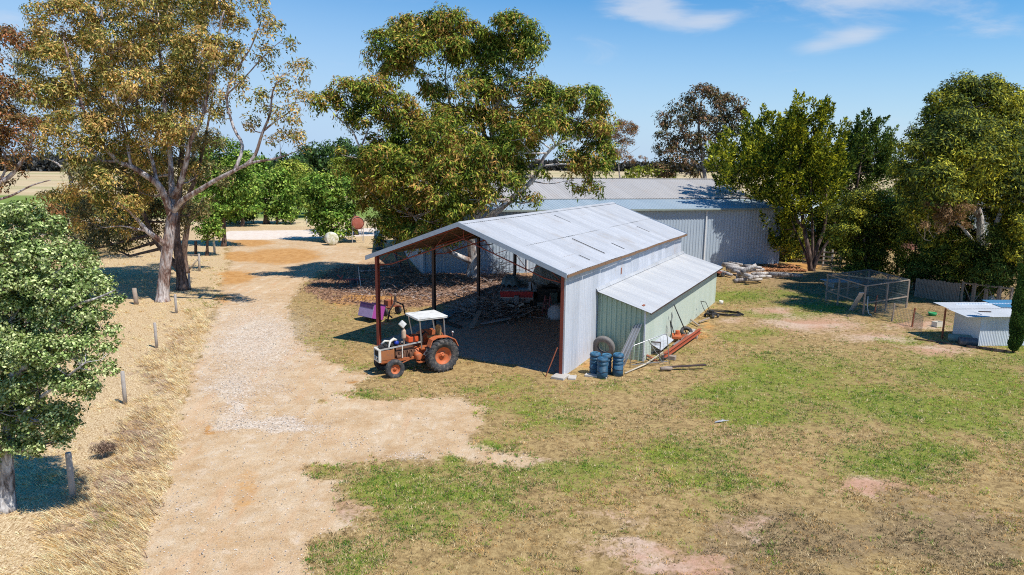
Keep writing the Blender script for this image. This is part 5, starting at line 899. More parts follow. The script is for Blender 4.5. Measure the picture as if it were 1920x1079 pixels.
t_ = th('concrete_slab', 'rough concrete blocks lying at the foot of the blue rolls', 'concrete block', .35, -1.5); m = MB(); m.box((.25, .15, .03), (.32, 1.0, .1), Matrix.Rotation(.12, 3, 'Z')); bevel(m.build('slab', concrete, t_), .02)
t_ = th('big_tyre', 'large worn grey truck tyre leaning on the green lean-to wall', 'tyre', 3.55, -.55); m = MB()
Rt = Matrix.Rotation(-.22, 4, 'Y'); m.X = Matrix.Translation((.15, 0, .54)) @ Rt
m.lathe([(.30, -.1), (.42, -.13), (.52, -.12), (.55, -.08), (.55, .08), (.52, .12), (.42, .13), (.30, .1), (.29, 0), (.30, -.1)], (0, 0, 0), 'x', 36); m.build('tyre', paint('old_tyre', (.17, .16, .155), .85, 0, (.3, .27, .24), .4, 6), t_)
# steel gate leaning / standing on edge
t_ = th('steel_gate', 'bent galvanised tube gate with mesh leaning beside the aluminium ladders', 'gate', 2.6, -2.25, -.62)
m = MB(); m.tube([(0, 0, 0), (0, 0, .85), (.06, 0, 1.0), (.2, 0, 1.07), (1.9, 0, 1.42), (2.05, 0, 1.4), (2.1, 0, 1.25), (2.05, -.3, 0)], .022, 8); m.bar((.1, 0, .15), (2.0, -.25, .15), .03); m.bar((1.0, 0, 1.2), (1.7, -.3, .1), .03); m.build('frame', steel, t_)
m = MB()
for k in range(12): m.bar((.1+k*.16, -.01*k, .1), (.1+k*.16, 0, 1.0+k*.03), .005)
for k in range(8): m.bar((.02, 0, .15+k*.12), (2.05, -.15, .18+k*.14), .005)
m.build('mesh', steel, t_)
t_ = th('rake_bar', 'rusty toothed bar hooked over the tube gate', 'rake', 3.3, -3.0, -.5); m = MB(); m.bar((0, 0, 1.2), (.7, .1, 1.05), .05)
for k in range(9): m.bar((.08*k, .011*k, 1.2-.02*k), (.08*k+.01, .05, 1.05-.02*k), .018)
m.bar((.7, .1, 1.05), (.72, .15, 0), .03); m.build('rake', darksteel, t_)
for i in range(3):
    t_ = th('aluminium_pipe', ['aluminium channel leaning on the lean-to wall, leftmost of three', 'middle aluminium channel leaning on the lean-to wall', 'aluminium channel leaning on the lean-to wall, rightmost of three'][i], 'metal channel', 3.0, -1.95-i*.14, 0, 'aluminium channels leaning on the lean-to'); m = MB(); m.bar((-.35+.1*i, .35, 0), (.88, -.1, 1.75+.05*i), .07, .03); m.bar((-.35+.1*i, .42, 0), (.88, -.03, 1.75+.05*i), .015, .06); m.build('channel', steel, t_)
t_ = th('long_pole', 'long pale pole lying on the ground from the blue rolls to the red beam', 'pole', 1.6, -2.35); m = MB(); m.tube([(0, 0, .05), (1.6, -.45, .12), (3.4, -.75, .3)], .035, 8); m.build('pole', paint('pale_pole', (.62, .55, .42), .8), t_)
t_ = th('red_beam', 'long red-oxide steel beam lying on debris beside the lean-to', 'steel beam', 4.4, -3.35, -.06); m = MB(); L_ = 6.0
for s in (-1, 1): m.box((L_/2, s*.0, .32+s*.1), (L_, .16, .014))
m.box((L_/2, 0, .32), (L_, .012, .2)); m.build('beam', paint('beam_red', (.38, .09, .04), .7, 0, (.2, .09, .06), .4, 3), t_)
for x in (.6, 5.2):
    tt_ = th('timber_block', 'timber offcut under the near end of the red beam' if x < 1 else 'timber offcut under the far end of the red beam', 'timber', 4.4+x, -3.4); m = MB(); m.box((0, 0, .1), (.3, .7, .2)); bevel(m.build('block', oldwood, tt_), .015)
for i, (x, y, l, w, c, a, lb) in enumerate(((5.2, -2.95, 2.4, .5, galv, .0, 'bent galvanised sheet lying between the beam and the green wall'), (7.2, -3.05, 2.2, .12, steel, -.08, 'thin galvanised strip lying along the red beam'), (8.6, -3.45, 2.4, .22, greywood, .1, 'weathered board at the far end of the red beam'), (3.2, -3.75, 1.9, .16, darksteel, -1.0, 'dark length of timber sticking out from under the beam'), (12.4, -3.2, 1.3, .1, oldwood, .6, 'short weathered plank on the litter past the beam'), (13.3, -3.0, 1.2, .1, oldwood, -.3, 'short weathered plank near the mower'), (4.0, -3.1, 1.0, .14, rust, .9, 'rusty bracket lying beside the gate'))):
    t_ = th('scrap_piece', lb, 'scrap', x, y, a); m = MB()
    if i == 0: m.sheet((0, 0, .32), (l, 0, 0), (0, w, .25), (0, -.3, 1), .2, .02, 'wave'); m.sheet((0, -.02, .32), (l, 0, 0), (0, w, .25), (0, .3, -1), .2, .005, 'wave')
    else: m.bar((0, 0, .12), (l, 0, .2), w, .05)
    m.build('piece', c, t_)
t_ = th('weathered_log', 'short brown log lying on the grass before the steel gate', 'log', 2.9, -3.6, -.9); m = MB(); m.tube([(0, 0, .09), (.25, .02, .1), (.55, 0, .09)], [.09, .1, .08], 10); m.build('log', oldwood, t_)
# plough parts in orange and black beside the wall
t_ = th('orange_implement', 'rusty orange implement with tines among the scrap by the green wall', 'implement', 8.6, -2.85); m = MB(); m.box((0, 0, .28), (.8, .5, .14), Matrix.Rotation(.3, 3, 'Z'))
for k in range(5): m.tube([(-.4+k*.2, -.2, .3), (-.35+k*.2, -.45, .35), (-.3+k*.2, -.5, .05)], .025, 5)
m.cyl((.2, 0, .3), (.2, 0, .55), .12, 10); bevel(m.build('frame', orange, t_), .02)
m = MB(); m.tube([(-.5, .1, .3), (-.7, .2, 1.25), (-.85, .1, .9)], .025, 6); m.bar((-.7, .2, 1.25), (-.1, .05, .3), .03); m.bar((-.7, .1, .6), (-.3, .25, 1.6), .025); m.build('lever', blackm, t_)
t_ = th('crowbar_pole', 'tall dark steel pole leaning on the green wall above the orange implement', 'pole', 9.3, -2.75); m = MB(); m.tube([(.35, -.5, 0), (-.35, .2, 1.9)], .03, 6); m.build('pole', blackm, t_)
t_ = th('half_tyre', 'black tyre half standing behind the orange implement', 'tyre', 10.2, -3.0, .5); m = MB(); m.X = Matrix.Translation((0, 0, .2)) @ Matrix.Rotation(.9, 4, 'Y'); m.lathe([(.18, -.08), (.28, -.1), (.34, -.06), (.34, .06), (.28, .1), (.18, .08), (.18, -.08)], (0, 0, 0), 'x', 24); m.build('tyre', rubber, t_)
t_ = th('white_bag', 'crumpled white sack beside the black half tyre', 'sack', 10.7, -3.2); m = MB(); m.lathe([(.01, 0), (.22, .01), (.26, .07), (.2, .13), (.08, .16), (.01, .17)], (0, 0, 0), 'z', 12); m.build('sack', cream, t_)
# mower and coil
t_ = th('push_mower', 'small black push mower with folded handle at the far corner of the lean-to', 'mower', 15.6, -3.25, -.4); m = MB(); m.box((0, 0, .22), (.6, .5, .14)); m.box((0, 0, .36), (.26, .26, .18)); bevel(m.build('deck', blackm, t_), .04)
m = MB()
for s in (1, -1): m.tube([(-.25, s*.2, .25), (-.6, s*.2, .6), (-.95, s*.18, 1.1)], .018, 6)
m.bar((-.95, -.18, 1.1), (-.95, .18, 1.1), .035); m.build('handle', blackm, t_)
for x in (-.25, .25):
    for s in (1, -1): m = MB(); m.cyl((x, s*.27, .11), (x, s*.33, .11), .11, 14); m.build('wheel', rubber, t_)
t_ = thing('wire_coil', 'loose flattened coils of black poly pipe lying past the lean-to corner', 'pipe coil', tuple(G(1362, 590)), -.25); m = MB()
pts = []
for k in range(150):
    a = k*.3; r_ = 1+.05*math.sin(k*1.7)+.03*math.sin(k*.37); pts.append((1.05*r_*math.cos(a)-.2*(k/150), .55*r_*math.sin(a), .03+.13*k/150+.03*math.sin(a*1.3)))
m.tube(pts, .018, 5); m.build('pipe', blackm, t_)
t_ = thing('small_tin', 'small white tin lying on the grass beyond the pipe coil', 'tin', tuple(G(1352, 571)), .4); m = MB(); m.lathe([(.01, 0), (.12, 0), (.14, .26), (.125, .26), (.11, .03), (.01, .03)], (0, 0, 0), 'z', 16); m.build('tin', cream, t_)
# brick and stick at shed front post
t_ = th('red_stake', 'thin red stake propped against the front right post', 'stake', -.25, .35); m = MB(); m.bar((-.25, .25, 0), (.12, -.12, 1.3), .04); m.build('stake', rust, t_)

# ------------------------------------------------------------------ inside the open shed
hullr = paint('boat_red', (.50, .02, .03), .3, 0, (.12, .02, .02), .3, 4, .5); hulld = paint('boat_grey', (.26, .28, .30), .4, 0, (.07, .06, .06), .4, 5)
t_ = th('speedboat', 'red and grey speedboat on a trailer parked stern-first under the machinery shed', 'boat', 10.4, 7.7, .46)
m = MB(); L_ = 4.6; secs = []
for i in range(9):
    f = i/8; w_ = .98*(1-max(0, f-.45)**2*2.6); k_ = .62+.28*max(0, f-.5)**1.5*2; secs.append([(f*L_, 0, k_), (f*L_, w_*.75, .78+.12*f), (f*L_, w_, 1.02+.1*f), (f*L_, w_*1.02, 1.4+.1*f), (f*L_, -w_*1.02, 1.4+.1*f), (f*L_, -w_, 1.02+.1*f), (f*L_, -w_*.75, .78+.12*f)])
vs_ = [p for s_ in secs for p in s_]; fs_ = []; mi = []
m.add(vs_, [(i*7+k, i*7+(k+1) % 7, (i+1)*7+(k+1) % 7, (i+1)*7+k) for i in range(8) for k in range(7) if k != 3]+[(0, 1, 2, 3, 4, 5, 6)]); m.build('hull', hulld, t_)
m = MB(); m.box((-.02, 0, 1.22), (.05, 2.0, .38)); m.box((2.2, 1.02, 1.26), (4.2, .03, .26)); m.box((1.6, -1.02, 1.26), (3.0, .03, .26)); m.build('red_band', hullr, t_)
m = MB(); m.box((-.03, 0, 1.01), (.05, 2.0, .05)); m.build('white_stripe', cream, t_)
m = MB(); m.box((1.6, 0, 1.46), (3.0, 1.8, .06)); m.build('deck', hulld, t_)
m = MB(); m.add([(2.1, -.75, 1.48), (2.1, .75, 1.48), (1.85, .7, 1.85), (1.85, -.7, 1.85), (2.6, -.5, 1.5), (2.6, .5, 1.5)], [(0, 1, 2, 3), (4, 5, 2, 3)]); m.build('windscreen', paint('dusty_glass', (.3, .38, .42), .2), t_)
m = MB(); m.box((-.28, 0, .95), (.3, .3, .5)); m.bar((-.35, 0, .9), (-.4, 0, .25), .12, .1); m.cyl((-.5, 0, .35), (-.25, 0, .35), .07, 10); mo = bevel(m.build('outboard_motor', hulld, t_), .05, 3)
m = MB()
for k in range(3): a = k*2.09+.5; m.bar((-.52, 0, .35), (-.54, .2*math.cos(a), .35+.2*math.sin(a)), .03, .12)
m.build('propeller', steel, mo)
m = MB(); m.bar((-.42, .05, .55), (-.5, -.45, .72), .03, .12); m.bar((-.42, .1, .58), (-.42, .55, .66), .03, .08); m.build('cavitation_plate', cream, t_)
tr2 = MB()
for s in (.55, -.55): tr2.bar((-.3, s, .55), (4.0, s*.8, .55), .06, .1)
tr2.bar((1.2, -.95, .42), (1.2, .95, .42), .06); tr2.bar((4, -.44, .55), (5.6, 0, .5), .06); tr2.bar((4, .44, .55), (5.6, 0, .5), .06); tr2.build('trailer', darksteel, t_)
for s in (.95, -.95): m = MB(); m.lathe([(.16, -.08), (.28, -.09), (.31, 0), (.28, .09), (.16, .08), (.02, .05), (.02, -.05), (.16, -.08)], (1.2, s, .31), 'y', 20); m.build('trailer_wheel', rubber, t_)
# tarpaulin
tt = NT('grey_tarpaulin'); vv = tt.coords(); tarpm = tt.finish(tt.mix(tt.noise(vv, 3, 4, .6), (.17, .21, .23), (.30, .35, .36)), .55, 0, tt.noise(vv, 6, 5, .6, 1.5), 1, .12, .4)
def drape(name, label, cat, base, rzz, lx, ly, hgt, mat, seed, lift=0.9):
    t_ = thing(name, label, cat, base, rzz); nx, ny = 44, 34; X = np.linspace(-1, 1, nx)[None, :]*np.ones((ny, 1)); Yg = np.linspace(-1, 1, ny)[:, None]*np.ones((1, nx))
    r = np.maximum(np.abs(X)**3+np.abs(Yg)**3, 0)**(1/3); top = np.clip(1-r**2.4, 0, 1)**.6
    Z = lift+(hgt-lift)*top*(.82+.45*fbm(X*1.8+seed, Yg*1.8, seed))+.07*np.sin(7*X+9*Yg*r+seed)*r+.05*fbm(X*6, Yg*6, seed+3)
    Xo = X*lx/2*(1-.06*r); Yo = Yg*ly/2*(1-.06*r)
    m = MB(); m.v = [tuple(p) for p in np.stack([Xo, Yo, Z], -1).reshape(-1, 3)]; m.f = [(j*nx+i, j*nx+i+1, (j+1)*nx+i+1, (j+1)*nx+i) for j in range(ny-1) for i in range(nx-1)]; m.sm = [True]*len(m.f); m.mi = [0]*len(m.f)
    o_ = m.build('cover', mat, t_); sd = o_.modifiers.new('s', 'SOLIDIFY'); sd.thickness = .01; return t_
drape('tarpaulin', 'grey tarpaulin draped in a rounded hump over machinery right of the boat', 'tarpaulin', SW(13.2, 6.7), ANG+.46, 3.0, 2.5, 3.3, tarpm, 3, 1.75)
t_ = th('covered_machine', 'dark machine frame with wheels carrying the grey tarpaulin', 'machine', 13.2, 6.7, .46); m = MB(); m.box((0, 0, 1.0), (2.4, 1.7, .9)); m.box((.3, 0, 1.9), (1.5, 1.1, 1.0)); bevel(m.build('body', blackm, t_), .04)
for x in (-.8, .9):
    for s in (1, -1): m = MB(); m.lathe([(.2, -.1), (.4, -.11), (.45, 0), (.4, .11), (.2, .1), (.03, .05), (.03, -.05), (.2, -.1)], (x, s*.95, .44), 'y', 20); m.build('wheel', rubber, t_)
m = MB(); m.box((-1.5, -.2, .95), (.5, .5, .7)); bevel(m.build('motor_housing', paint('dull_green', (.08, .13, .12), .6), t_), .04)
drape('tarpaulin', 'small dull blue tarp bundled on the bow side of the boat', 'tarpaulin', SW(11.9, 8.9, 0), ANG+.4, 1.6, 1.3, 2.1, paint('blue_tarp', (.12, .22, .27), .6), 8, 1.55)
t_ = th('stepladder', 'red-legged stepladder standing between the boat and the pale sack', 'ladder', 10.6, 5.7); m = MB()
for s in (1, -1): m.bar((-.25, s*.22, 0), (.1, s*.16, 1.3), .05); m.bar((.5, s*.22, 0), (.12, s*.16, 1.3), .04)
for k in range(4): m.bar((-.2+k*.08, -.2, .25+k*.27), (-.2+k*.08, .2, .25+k*.27), .06, .02)
m.build('frame', paint('ladder_red', (.3, .09, .1), .6), t_)
t_ = th('white_sack', 'big pale sack slumped beside the stepladder under the shed roof', 'sack', 10.3, 4.9); m = MB(); m.lathe([(.02, 0), (.5, .02), (.58, .25), (.52, .6), (.35, .8), (.1, .86), (.01, .86)], (0, 0, 0), 'z', 16); m.build('sack', paint('pale_sack', (.6, .6, .62), .8), t_)
t_ = th('yellow_canoe', 'yellow plank-like hull propped above the pale sack', 'canoe', 11.2, 4.6, .5); m = MB(); m.tube([(-1.3, .3, 1.1), (-.6, 0, 1.12), (.8, -.1, 1.2), (2.4, 0, 1.3)], [.06, .2, .26, .06], 10); m.build('hull', paint('yellow_paint', (.6, .45, .08), .6), t_)
for x in (-.3, 1.6): m = MB(); m.bar((x, -.1, 0), (x, -.1, 1.0), .07); m.build('support', darksteel, t_)
# dead branches heap
def heap(name, label, cx, cy, sx_, sy_, hh_, n, mat, lmin, lmax, rr, seed, kind='stuff'):
    rd = random.Random(seed); m = MB()
    for k in range(n):
        a = rd.uniform(0, 6.28); q = rd.random()**.6; x = cx+sx_*q*math.cos(a); y = cy+sy_*q*math.sin(a); z = hh_*(1-q)*rd.random()+.05
        l = rd.uniform(lmin, lmax); b = rd.uniform(0, 6.28); el = rd.uniform(-.15, .45); d = Vector((math.cos(b)*math.cos(el), math.sin(b)*math.cos(el), math.sin(el)))
        p = Vector((x, y, z)); r_ = rd.uniform(.35, 1)*rr; q2 = p+d*l*.5+Vector((0, 0, rd.uniform(-.08, .15))); m.tube([p, q2, p+d*l], [r_, r_*.75, r_*.35], 5, cap=False)
    o_ = m.build(name, mat); tag(o_, label, name.replace('_', ' '), kind=kind); return o_
c_ = SW(9.6, 9.0); heap('brush_pile', 'tangled heap of grey dead branches on the open side of the machinery shed', c_[0], c_[1], 2.5, 2.2, 1.0, 420, barkmat('dead_wood', (.30, .25, .22), (.5, .44, .40), (.15, .12, .10)), .5, 2.4, .045, 3)
heap('twig_litter', 'scattered grey twigs and bark around the foot of the central gum', -6.5, 50.5, 6.5, 5, .5, 380, barkP, .3, 1.8, .035, 4)
heap('dead_bush', 'bare purplish-brown brushwood standing right of the central gum trunk', -1.2, 54.4, 1.6, 1.2, 2.4, 240, barkmat('brushwood', (.3, .2, .17), (.45, .33, .28), (.16, .1, .08)), .6, 2.0, .018, 6)
for i, (x, y, a, l, lb) in enumerate(((6.6, 8.4, .35, 2.6, 'weathered timber slab propped on the near edge of the branch heap'), (7.4, 7.5, -.5, 2.0, 'pale split board fallen before the boat'), (5.6, 9.6, 1.2, 2.2, 'dark plank on the ground by the second post'))):
    t_ = th('timber_plank', lb, 'plank', x, y, a); m = MB(); m.bar((-l/2, 0, .1), (l/2, 0, .55 if i == 0 else .2), .3, .06); bevel(m.build('plank', [oldwood, greywood, darksteel][i], t_), .01)
t_ = th('metal_sheet', 'dull blue-green sheet lying flat on the shed floor edge', 'metal sheet', 7.6, 11.1, .3); m = MB(); m.sheet((-1.2, -.4, .08), (2.4, 0, 0), (0, .8, .05), (0, 0, 1), .2, .02, 'wave'); m.sheet((-1.2, -.4, .07), (2.4, 0, 0), (0, .8, .05), (0, 0, -1), .2, .005, 'wave'); m.build('sheet', paint('teal_sheet', (.1, .2, .22), .6), t_)

# ------------------------------------------------------------------ left of the shed
purp = paint('purple_panel', (.36, .27, .44), .55, 0, (.2, .14, .25), .3, 3); pink = paint('magenta_panel', (.45, .09, .36), .5, 0, (.4, .1, .3), .25, 4)
t_ = thing('tipped_hopper', 'purple and magenta steel hopper tipped forward beside the front left post', 'hopper', tuple(G(700, 602)), math.atan2(-.75, -.62))
m = MB(); m.X = Matrix.Translation((.1, 0, .62)) @ Matrix.Rotation(-.3, 4, 'Y')
m.box((.42, 0, 0), (.04, 1.25, .8)); fp = m.build('front_panel', purp, t_)
m = MB(); m.X = Matrix.Translation((.1, 0, .62)) @ Matrix.Rotation(-.3, 4, 'Y'); m.box((0, .62, 0), (.8, .04, .8)); m.build('side_panel', pink, t_)
m = MB(); m.X = Matrix.Translation((.1, 0, .62)) @ Matrix.Rotation(-.3, 4, 'Y'); m.box((0, -.62, 0), (.8, .04, .8)); m.build('side_panel', pink, t_)
m = MB(); m.X = Matrix.Translation((.1, 0, .62)) @ Matrix.Rotation(-.3, 4, 'Y'); m.box((-.42, 0, .05), (.04, 1.25, .9)); m.box((0, 0, -.4), (.84, 1.25, .04)); m.bar((.44, -.64, .4), (.44, .64, .4), .06); m.box((.445, 0, .26), (.02, 1.2, .24)); m.build('inner_panel', paint('dark_purple', (.07, .03, .12), .6), t_)
t_ = thing('rusty_cultivator', 'small rusty cultivator with black wheels behind the purple hopper', 'cultivator', tuple(G(727, 590)), 2.4); m = MB(); m.bar((-.9, -.4, .55), (.7, -.4, .5), .07); m.bar((-.9, .4, .55), (.7, .4, .5), .07); m.bar((.6, -.6, .5), (.6, .6, .5), .07); m.bar((-.4, -.6, .55), (-.4, .6, .55), .07)
for k in range(7): m.tube([(.6-.1*(k % 2), -.55+k*.18, .5), (.75, -.55+k*.18, .3), (.55, -.55+k*.18, .02)], .022, 5)
m.box((-.1, 0, .75), (.4, .4, .35)); m.tube([(-.5, .1, .7), (-.7, .2, 1.3), (-.6, .3, 1.45)], .03, 6); m.build('frame', rust, t_)
for s in (-.5, .5): m = MB(); m.lathe([(.12, -.06), (.26, -.07), (.29, 0), (.26, .07), (.12, .06), (.02, .03), (.02, -.03), (.12, -.06)], (-.4, s, .29), 'y', 18); m.build('wheel', rubber, t_)
t_ = thing('dark_plough', 'dark curved plough beam standing right behind the tractor muffler', 'plough', tuple(G(742, 604)), .4); m = MB(); m.tube([(-.5, 0, 0), (-.35, 0, .7), (0, 0, 1.25), (.45, 0, 1.0), (.6, 0, .3)], [.05, .05, .06, .05, .04], 7); m.bar((0, 0, 1.2), (0, 0, 1.55), .12); m.bar((-.3, -.4, .35), (-.3, .4, .35), .06); m.build('beam', darksteel, t_)
t_ = thing('scrap_cart', 'broken red and pale metal cart parts lying on the litter left of the shed', 'cart', tuple(G(646, 537)), .3); m = MB(); m.bar((-.5, 0, .9), (.2, -.1, .2), .12, .05); m.bar((.1, 0, .5), (1.5, .2, .45), .3, .12); m.box((1.0, .2, .3), (.9, .5, .12), Matrix.Rotation(.2, 3, 'Y')); m.bar((-.6, .3, .05), (-.1, .2, .8), .08); m.build('body', paint('cart_red', (.34, .09, .08), .7), t_)
for s in (.0, .6): m = MB(); m.cyl((.6+s, -.35, .25), (.6+s, -.27, .25), .24, 16); m.build('wheel', rubber, t_)
t_ = thing('leaning_post', 'thin white pipe leaning over the litter left of the shed', 'pipe', tuple(G(678, 545)), 0); m = MB(); m.tube([(-.1, -.3, .02), (0, 0, .02), (-.3, .7, 1.0), (-.43, 1.1, 1.6)], .028, 6); m.build('pipe', cream, t_)
for i, (px, py, l, a, lb) in enumerate(((700, 512, 2.2, .1, 'pale fallen branch behind the white leaning pipe'), (860, 512, 1.6, 2.0, 'pale broken limb against the foot of the central gum'), (690, 533, 1.5, -.1, 'grey split rail on the litter near the front left post'), (735, 505, 2.0, .5, 'orange-brown fallen limb left of the central gum'))):
    t_ = thing('fallen_branch', lb, 'branch', tuple(G(px, py)), a); m = MB(); m.tube([(-l/2, 0, .12), (0, .1, .2), (l/2, 0, .16 if i != 1 else .8)], [.09, .08, .04], 7); m.build('branch', barkW if i == 1 else barkP, t_)
# rusty tank on stand, bale, drum
tk = D(671, 419, 79.5); t_ = thing('fuel_tank', 'round rusty red fuel tank on a tall pipe stand at the entrance', 'tank', (float(tk[0]), 79.5, 0), .32)
redt = paint('faded_red', (.42, .12, .08), .6, 0, (.5, .25, .18), .6, 2.5); zc = float(tk[2]); m = MB(); m.lathe([(.01, 0), (.55, .02), (.7, .06), (.72, .12), (.72, 2.2), (.7, 2.25), (.01, 2.3)], (0, 0, zc), 'y', 28); m.build('tank', redt, t_)
m = MB(); m.lathe([(.72, -.01), (.735, -.02), (.74, .1), (.72, .11)], (0, 0, zc), 'y', 28); m.build('rim', paint('pale_rim', (.6, .5, .45), .6), t_)
for x in (-.6, .6):
    for y in (.2, 2.0): m = MB(); m.bar((x*1.1, y, 0), (x, y, zc-.35), .07); m.build('leg', greywood, t_)
m = MB()
for y in (.2, 2.0): m.bar((-.65, y, zc-.68), (.65, y, zc-.68), .08)
m.build('cradle', darksteel, t_)
t_ = thing('round_bale', 'pale weathered round bale under the bright bush at the entrance', 'bale', tuple(G(622, 459)), .5); m = MB()
m.lathe([(.05, -.6), (.6, -.6), (.7, -.52), (.74, -.3), (.72, 0), (.74, .3), (.7, .52), (.6, .6), (.05, .6)], (0, 0, .7), 'y', 26); tt = NT('bale_wrap'); vv = tt.coords(); m.build('bale', tt.finish(tt.ramp(tt.noise(vv, 2.5, 5, .7), [(.35, (.3, .3, .14)), (.5, (.62, .6, .45)), (.65, (.8, .8, .76))]), .8, 0, tt.noise(vv, 9, 4, .6), .5, .04), t_)
t_ = thing('blue_drum', 'tall dark blue drum against the far end wall of the storage shed', 'drum', tuple(G(710, 468)), 0); m = MB(); m.lathe([(.01, 0), (.42, 0), (.44, .05), (.44, .6), (.46, .63), (.44, .66), (.44, 1.2), (.46, 1.23), (.44, 1.26), (.44, 1.95), (.4, 2.0), (.01, 2.0)], (0, 0, 0), 'z', 22); m.build('drum', paint('drum_blue', (.01, .1, .2), .45), t_)

# ------------------------------------------------------------------ fence posts on the left
posts = [(137, 933, 1.32, .08, 'nearest round timber fence post at the lower left'), (235, 757, 1.28, .075, 'second fence post from the camera, lit beside the brown verge'), (294, 653, 1.3, .07, 'third fence post from the camera, halfway along the verge'), (331, 588, 1.2, .075, 'fourth fence post, right of the tall gum trunk'), (356, 543, 1.2, .08, 'fifth fence post behind the tall gum, near green tufts')]
def add_post(base, h, r, lb, ax=0, ay=0, mat=greywood, name='fence_post', grp='timber fence posts along the driveway', x0=0):
    t_ = thing(name, lb, 'fence post', tuple(base), 0, grp); m = MB(); m.tube([(0, 0, -.1), (ax*.5, ay*.5, h*.5), (ax, ay, h-.015), (ax, ay, h)], [r*1.05, r, r*.97, r*.85], 12); m.build('post', mat, t_); return t_
for (px, py, h, r, lb) in posts: add_post(G(px, py), h, r, lb)
add_post(G(256, 571), 1.05, .14, 'thick split post leaning left of the tall gum trunk', -.12, .1, oldwood)
t_ = add_post(G(374, 509), 1.5, .1, 'braced strainer post with a diagonal stay near the entrance', .05, 0); m = MB(); m.tube([(-.9, -.2, .0), (-.1, 0, 1.0)], .07, 8); m.bar((-1.6, .3, 1.35), (.1, 0, 1.4), .08); m.build('stay', oldwood, t_)
add_post(G(367, 479), 1.4, .14, 'dark charred gate post by the small round tree', .1, 0, barkD)
add_post(G(403, 477), 1.75, .11, 'white painted gate post by the entrance', -.05, 0, cream)
add_post(G(520, 421), 2.0, .14, 'lone fence post beyond the far road', 0, 0, barkD)
for i, (px, py) in enumerate(((455, 418), (475, 419), (545, 421), (575, 421), (432, 419))):
    add_post(G(px, py), 1.3, .1, ['far fence post under the broad tree, left of the pair', 'far fence post under the broad tree, right of the pair', 'far fence post right of the lone one', 'far fence post nearest the bright bush', 'leftmost far fence post across the road'][i], 0, 0, [oldwood, cream][i % 2])

# ------------------------------------------------------------------ logs beyond the lean-to
lgm = barkmat('grey_log', (.48, .43, .39), (.64, .59, .54), (.27, .22, .19), 1.5)
LG = [(1362, 503, 1400, 506, .24), (1390, 512, 1418, 497, .2), (1355, 497, 1385, 500, .22), (1380, 520, 1425, 522, .22), (1378, 527, 1428, 524, .17), (1400, 508, 1432, 506, .18), (1410, 515, 1440, 513, .16), (1345, 510, 1372, 516, .18), (1395, 500, 1428, 503, .17), (1385, 514, 1410, 519, .2), (1372, 508, 1398, 515, .16), (1418, 519, 1446, 519, .15), (1366, 494, 1392, 497, .16), (1404, 523, 1436, 518, .14)]
LGZ = [.5, .75, .55, .22, .17, .45, .3, .2, .7, .55, .3, .15, .4, .5]
wh = ['crossing the top of the heap', 'pale and steeply tilted on top', 'at the back left of the heap', 'long one at the front of the heap', 'lowest one lying foremost on the ground', 'high on the right of the heap', 'mid right of the heap', 'short one at the far left end', 'resting behind the tilted log', 'in the middle under the tilted log', 'wedged low in the left middle', 'lowest at the right end', 'farthest back against the blue wall', 'thin one near the front right']
for i, (x1, y1, x2, y2, r) in enumerate(LG):
    a = G(x1, y1, LGZ[i]); b = G(x2, y2, LGZ[i]+(.7 if i == 1 else .05)); t_ = thing('log', 'grey weathered log '+wh[i], 'log', (float(a[0]), float(a[1]), 0), 0, 'grey logs heaped before the storage shed')
    m = MB(); d = Vector(b-a); p0 = Vector((0, 0, LGZ[i])); m.tube([p0, p0+d*.35+Vector((0, .08, .04)), p0+d*.7+Vector((0, -.05, .02)), p0+d], [r, r*.95, r*.85, r*.7], 9); m.build('bark', lgm, t_)
a = G(1436, 517, .2); t_ = thing('fallen_log', 'long blue-grey trunk lying in the shade right of the log heap', 'log', tuple(G(1436, 520)), 0); m = MB(); b = G(1505, 522, .2)-G(1436, 520); m.tube([(0, 0, .22), tuple(b*.5+[0, 0, .25]), tuple(b+[0, 0, .2])], [.24, .22, .16], 9); m.build('bark', barkG, t_)
t_ = thing('garden_trolley', 'small rusty hand trolley with wheels at the left end of the log heap', 'trolley', tuple(G(1348, 520)), .5); m = MB(); m.bar((-.6, 0, .9), (.4, 0, .3), .05); m.bar((-.6, .4, .9), (.4, .4, .3), .05); m.box((.3, .2, .35), (.8, .5, .06)); m.build('frame', rust, t_)
for s in (-.1, .5): m = MB(); m.lathe([(.1, -.04), (.2, -.05), (.23, 0), (.2, .05), (.1, .04), (.02, .02), (.02, -.02), (.1, -.04)], (.35, s, .23), 'y', 16); m.build('wheel', rubber, t_)
# bark chips by the blue wall
X = rng.uniform(21.5, 26.5, 2600); Yv = rng.uniform(60.5, 64.6, 2600); L_ = rng.uniform(.06, .25, 2600); an = rng.uniform(0, 6.3, 2600); f = rng.random(2600)
d = np.stack([np.cos(an), np.sin(an), rng.uniform(0, .4, 2600)], -1)*L_[:, None]; s = np.stack([-np.sin(an), np.cos(an), 0*an], -1)*.05; B_ = np.stack([X, Yv, .05+.1*rng.random(2600)], -1)
tag(quads_mesh('bark_chips', np.stack([B_-s, B_+s, B_+s+d, B_-s+d], 1), BL, None, lerp((.3, .12, .05), (.75, .4, .2), f)), 'orange bark chips and leaves at the foot of the storage shed wall', 'bark chips', kind='stuff')
# rail fence by the house
t_ = thing('rail_fence', 'weathered post and rail fence between the conifer trunks and the dark bush', 'fence', tuple(G(1543, 500)), 0)
b = G(1575, 508)-G(1543, 500)
for k in range(4): m = MB(); m.bar((-2.0, 0, .35+k*.4), tuple(b*1.0+[0, 0, .35+k*.4]), .05, .14); m.build('rail', greywood, t_)
for f in (-.0, .5, 1.0): m = MB(); m.bar(tuple(b*f+[0, 0.06, 0]), tuple(b*f+[0, .06, 1.75]), .14); m.build('post', greywood, t_)
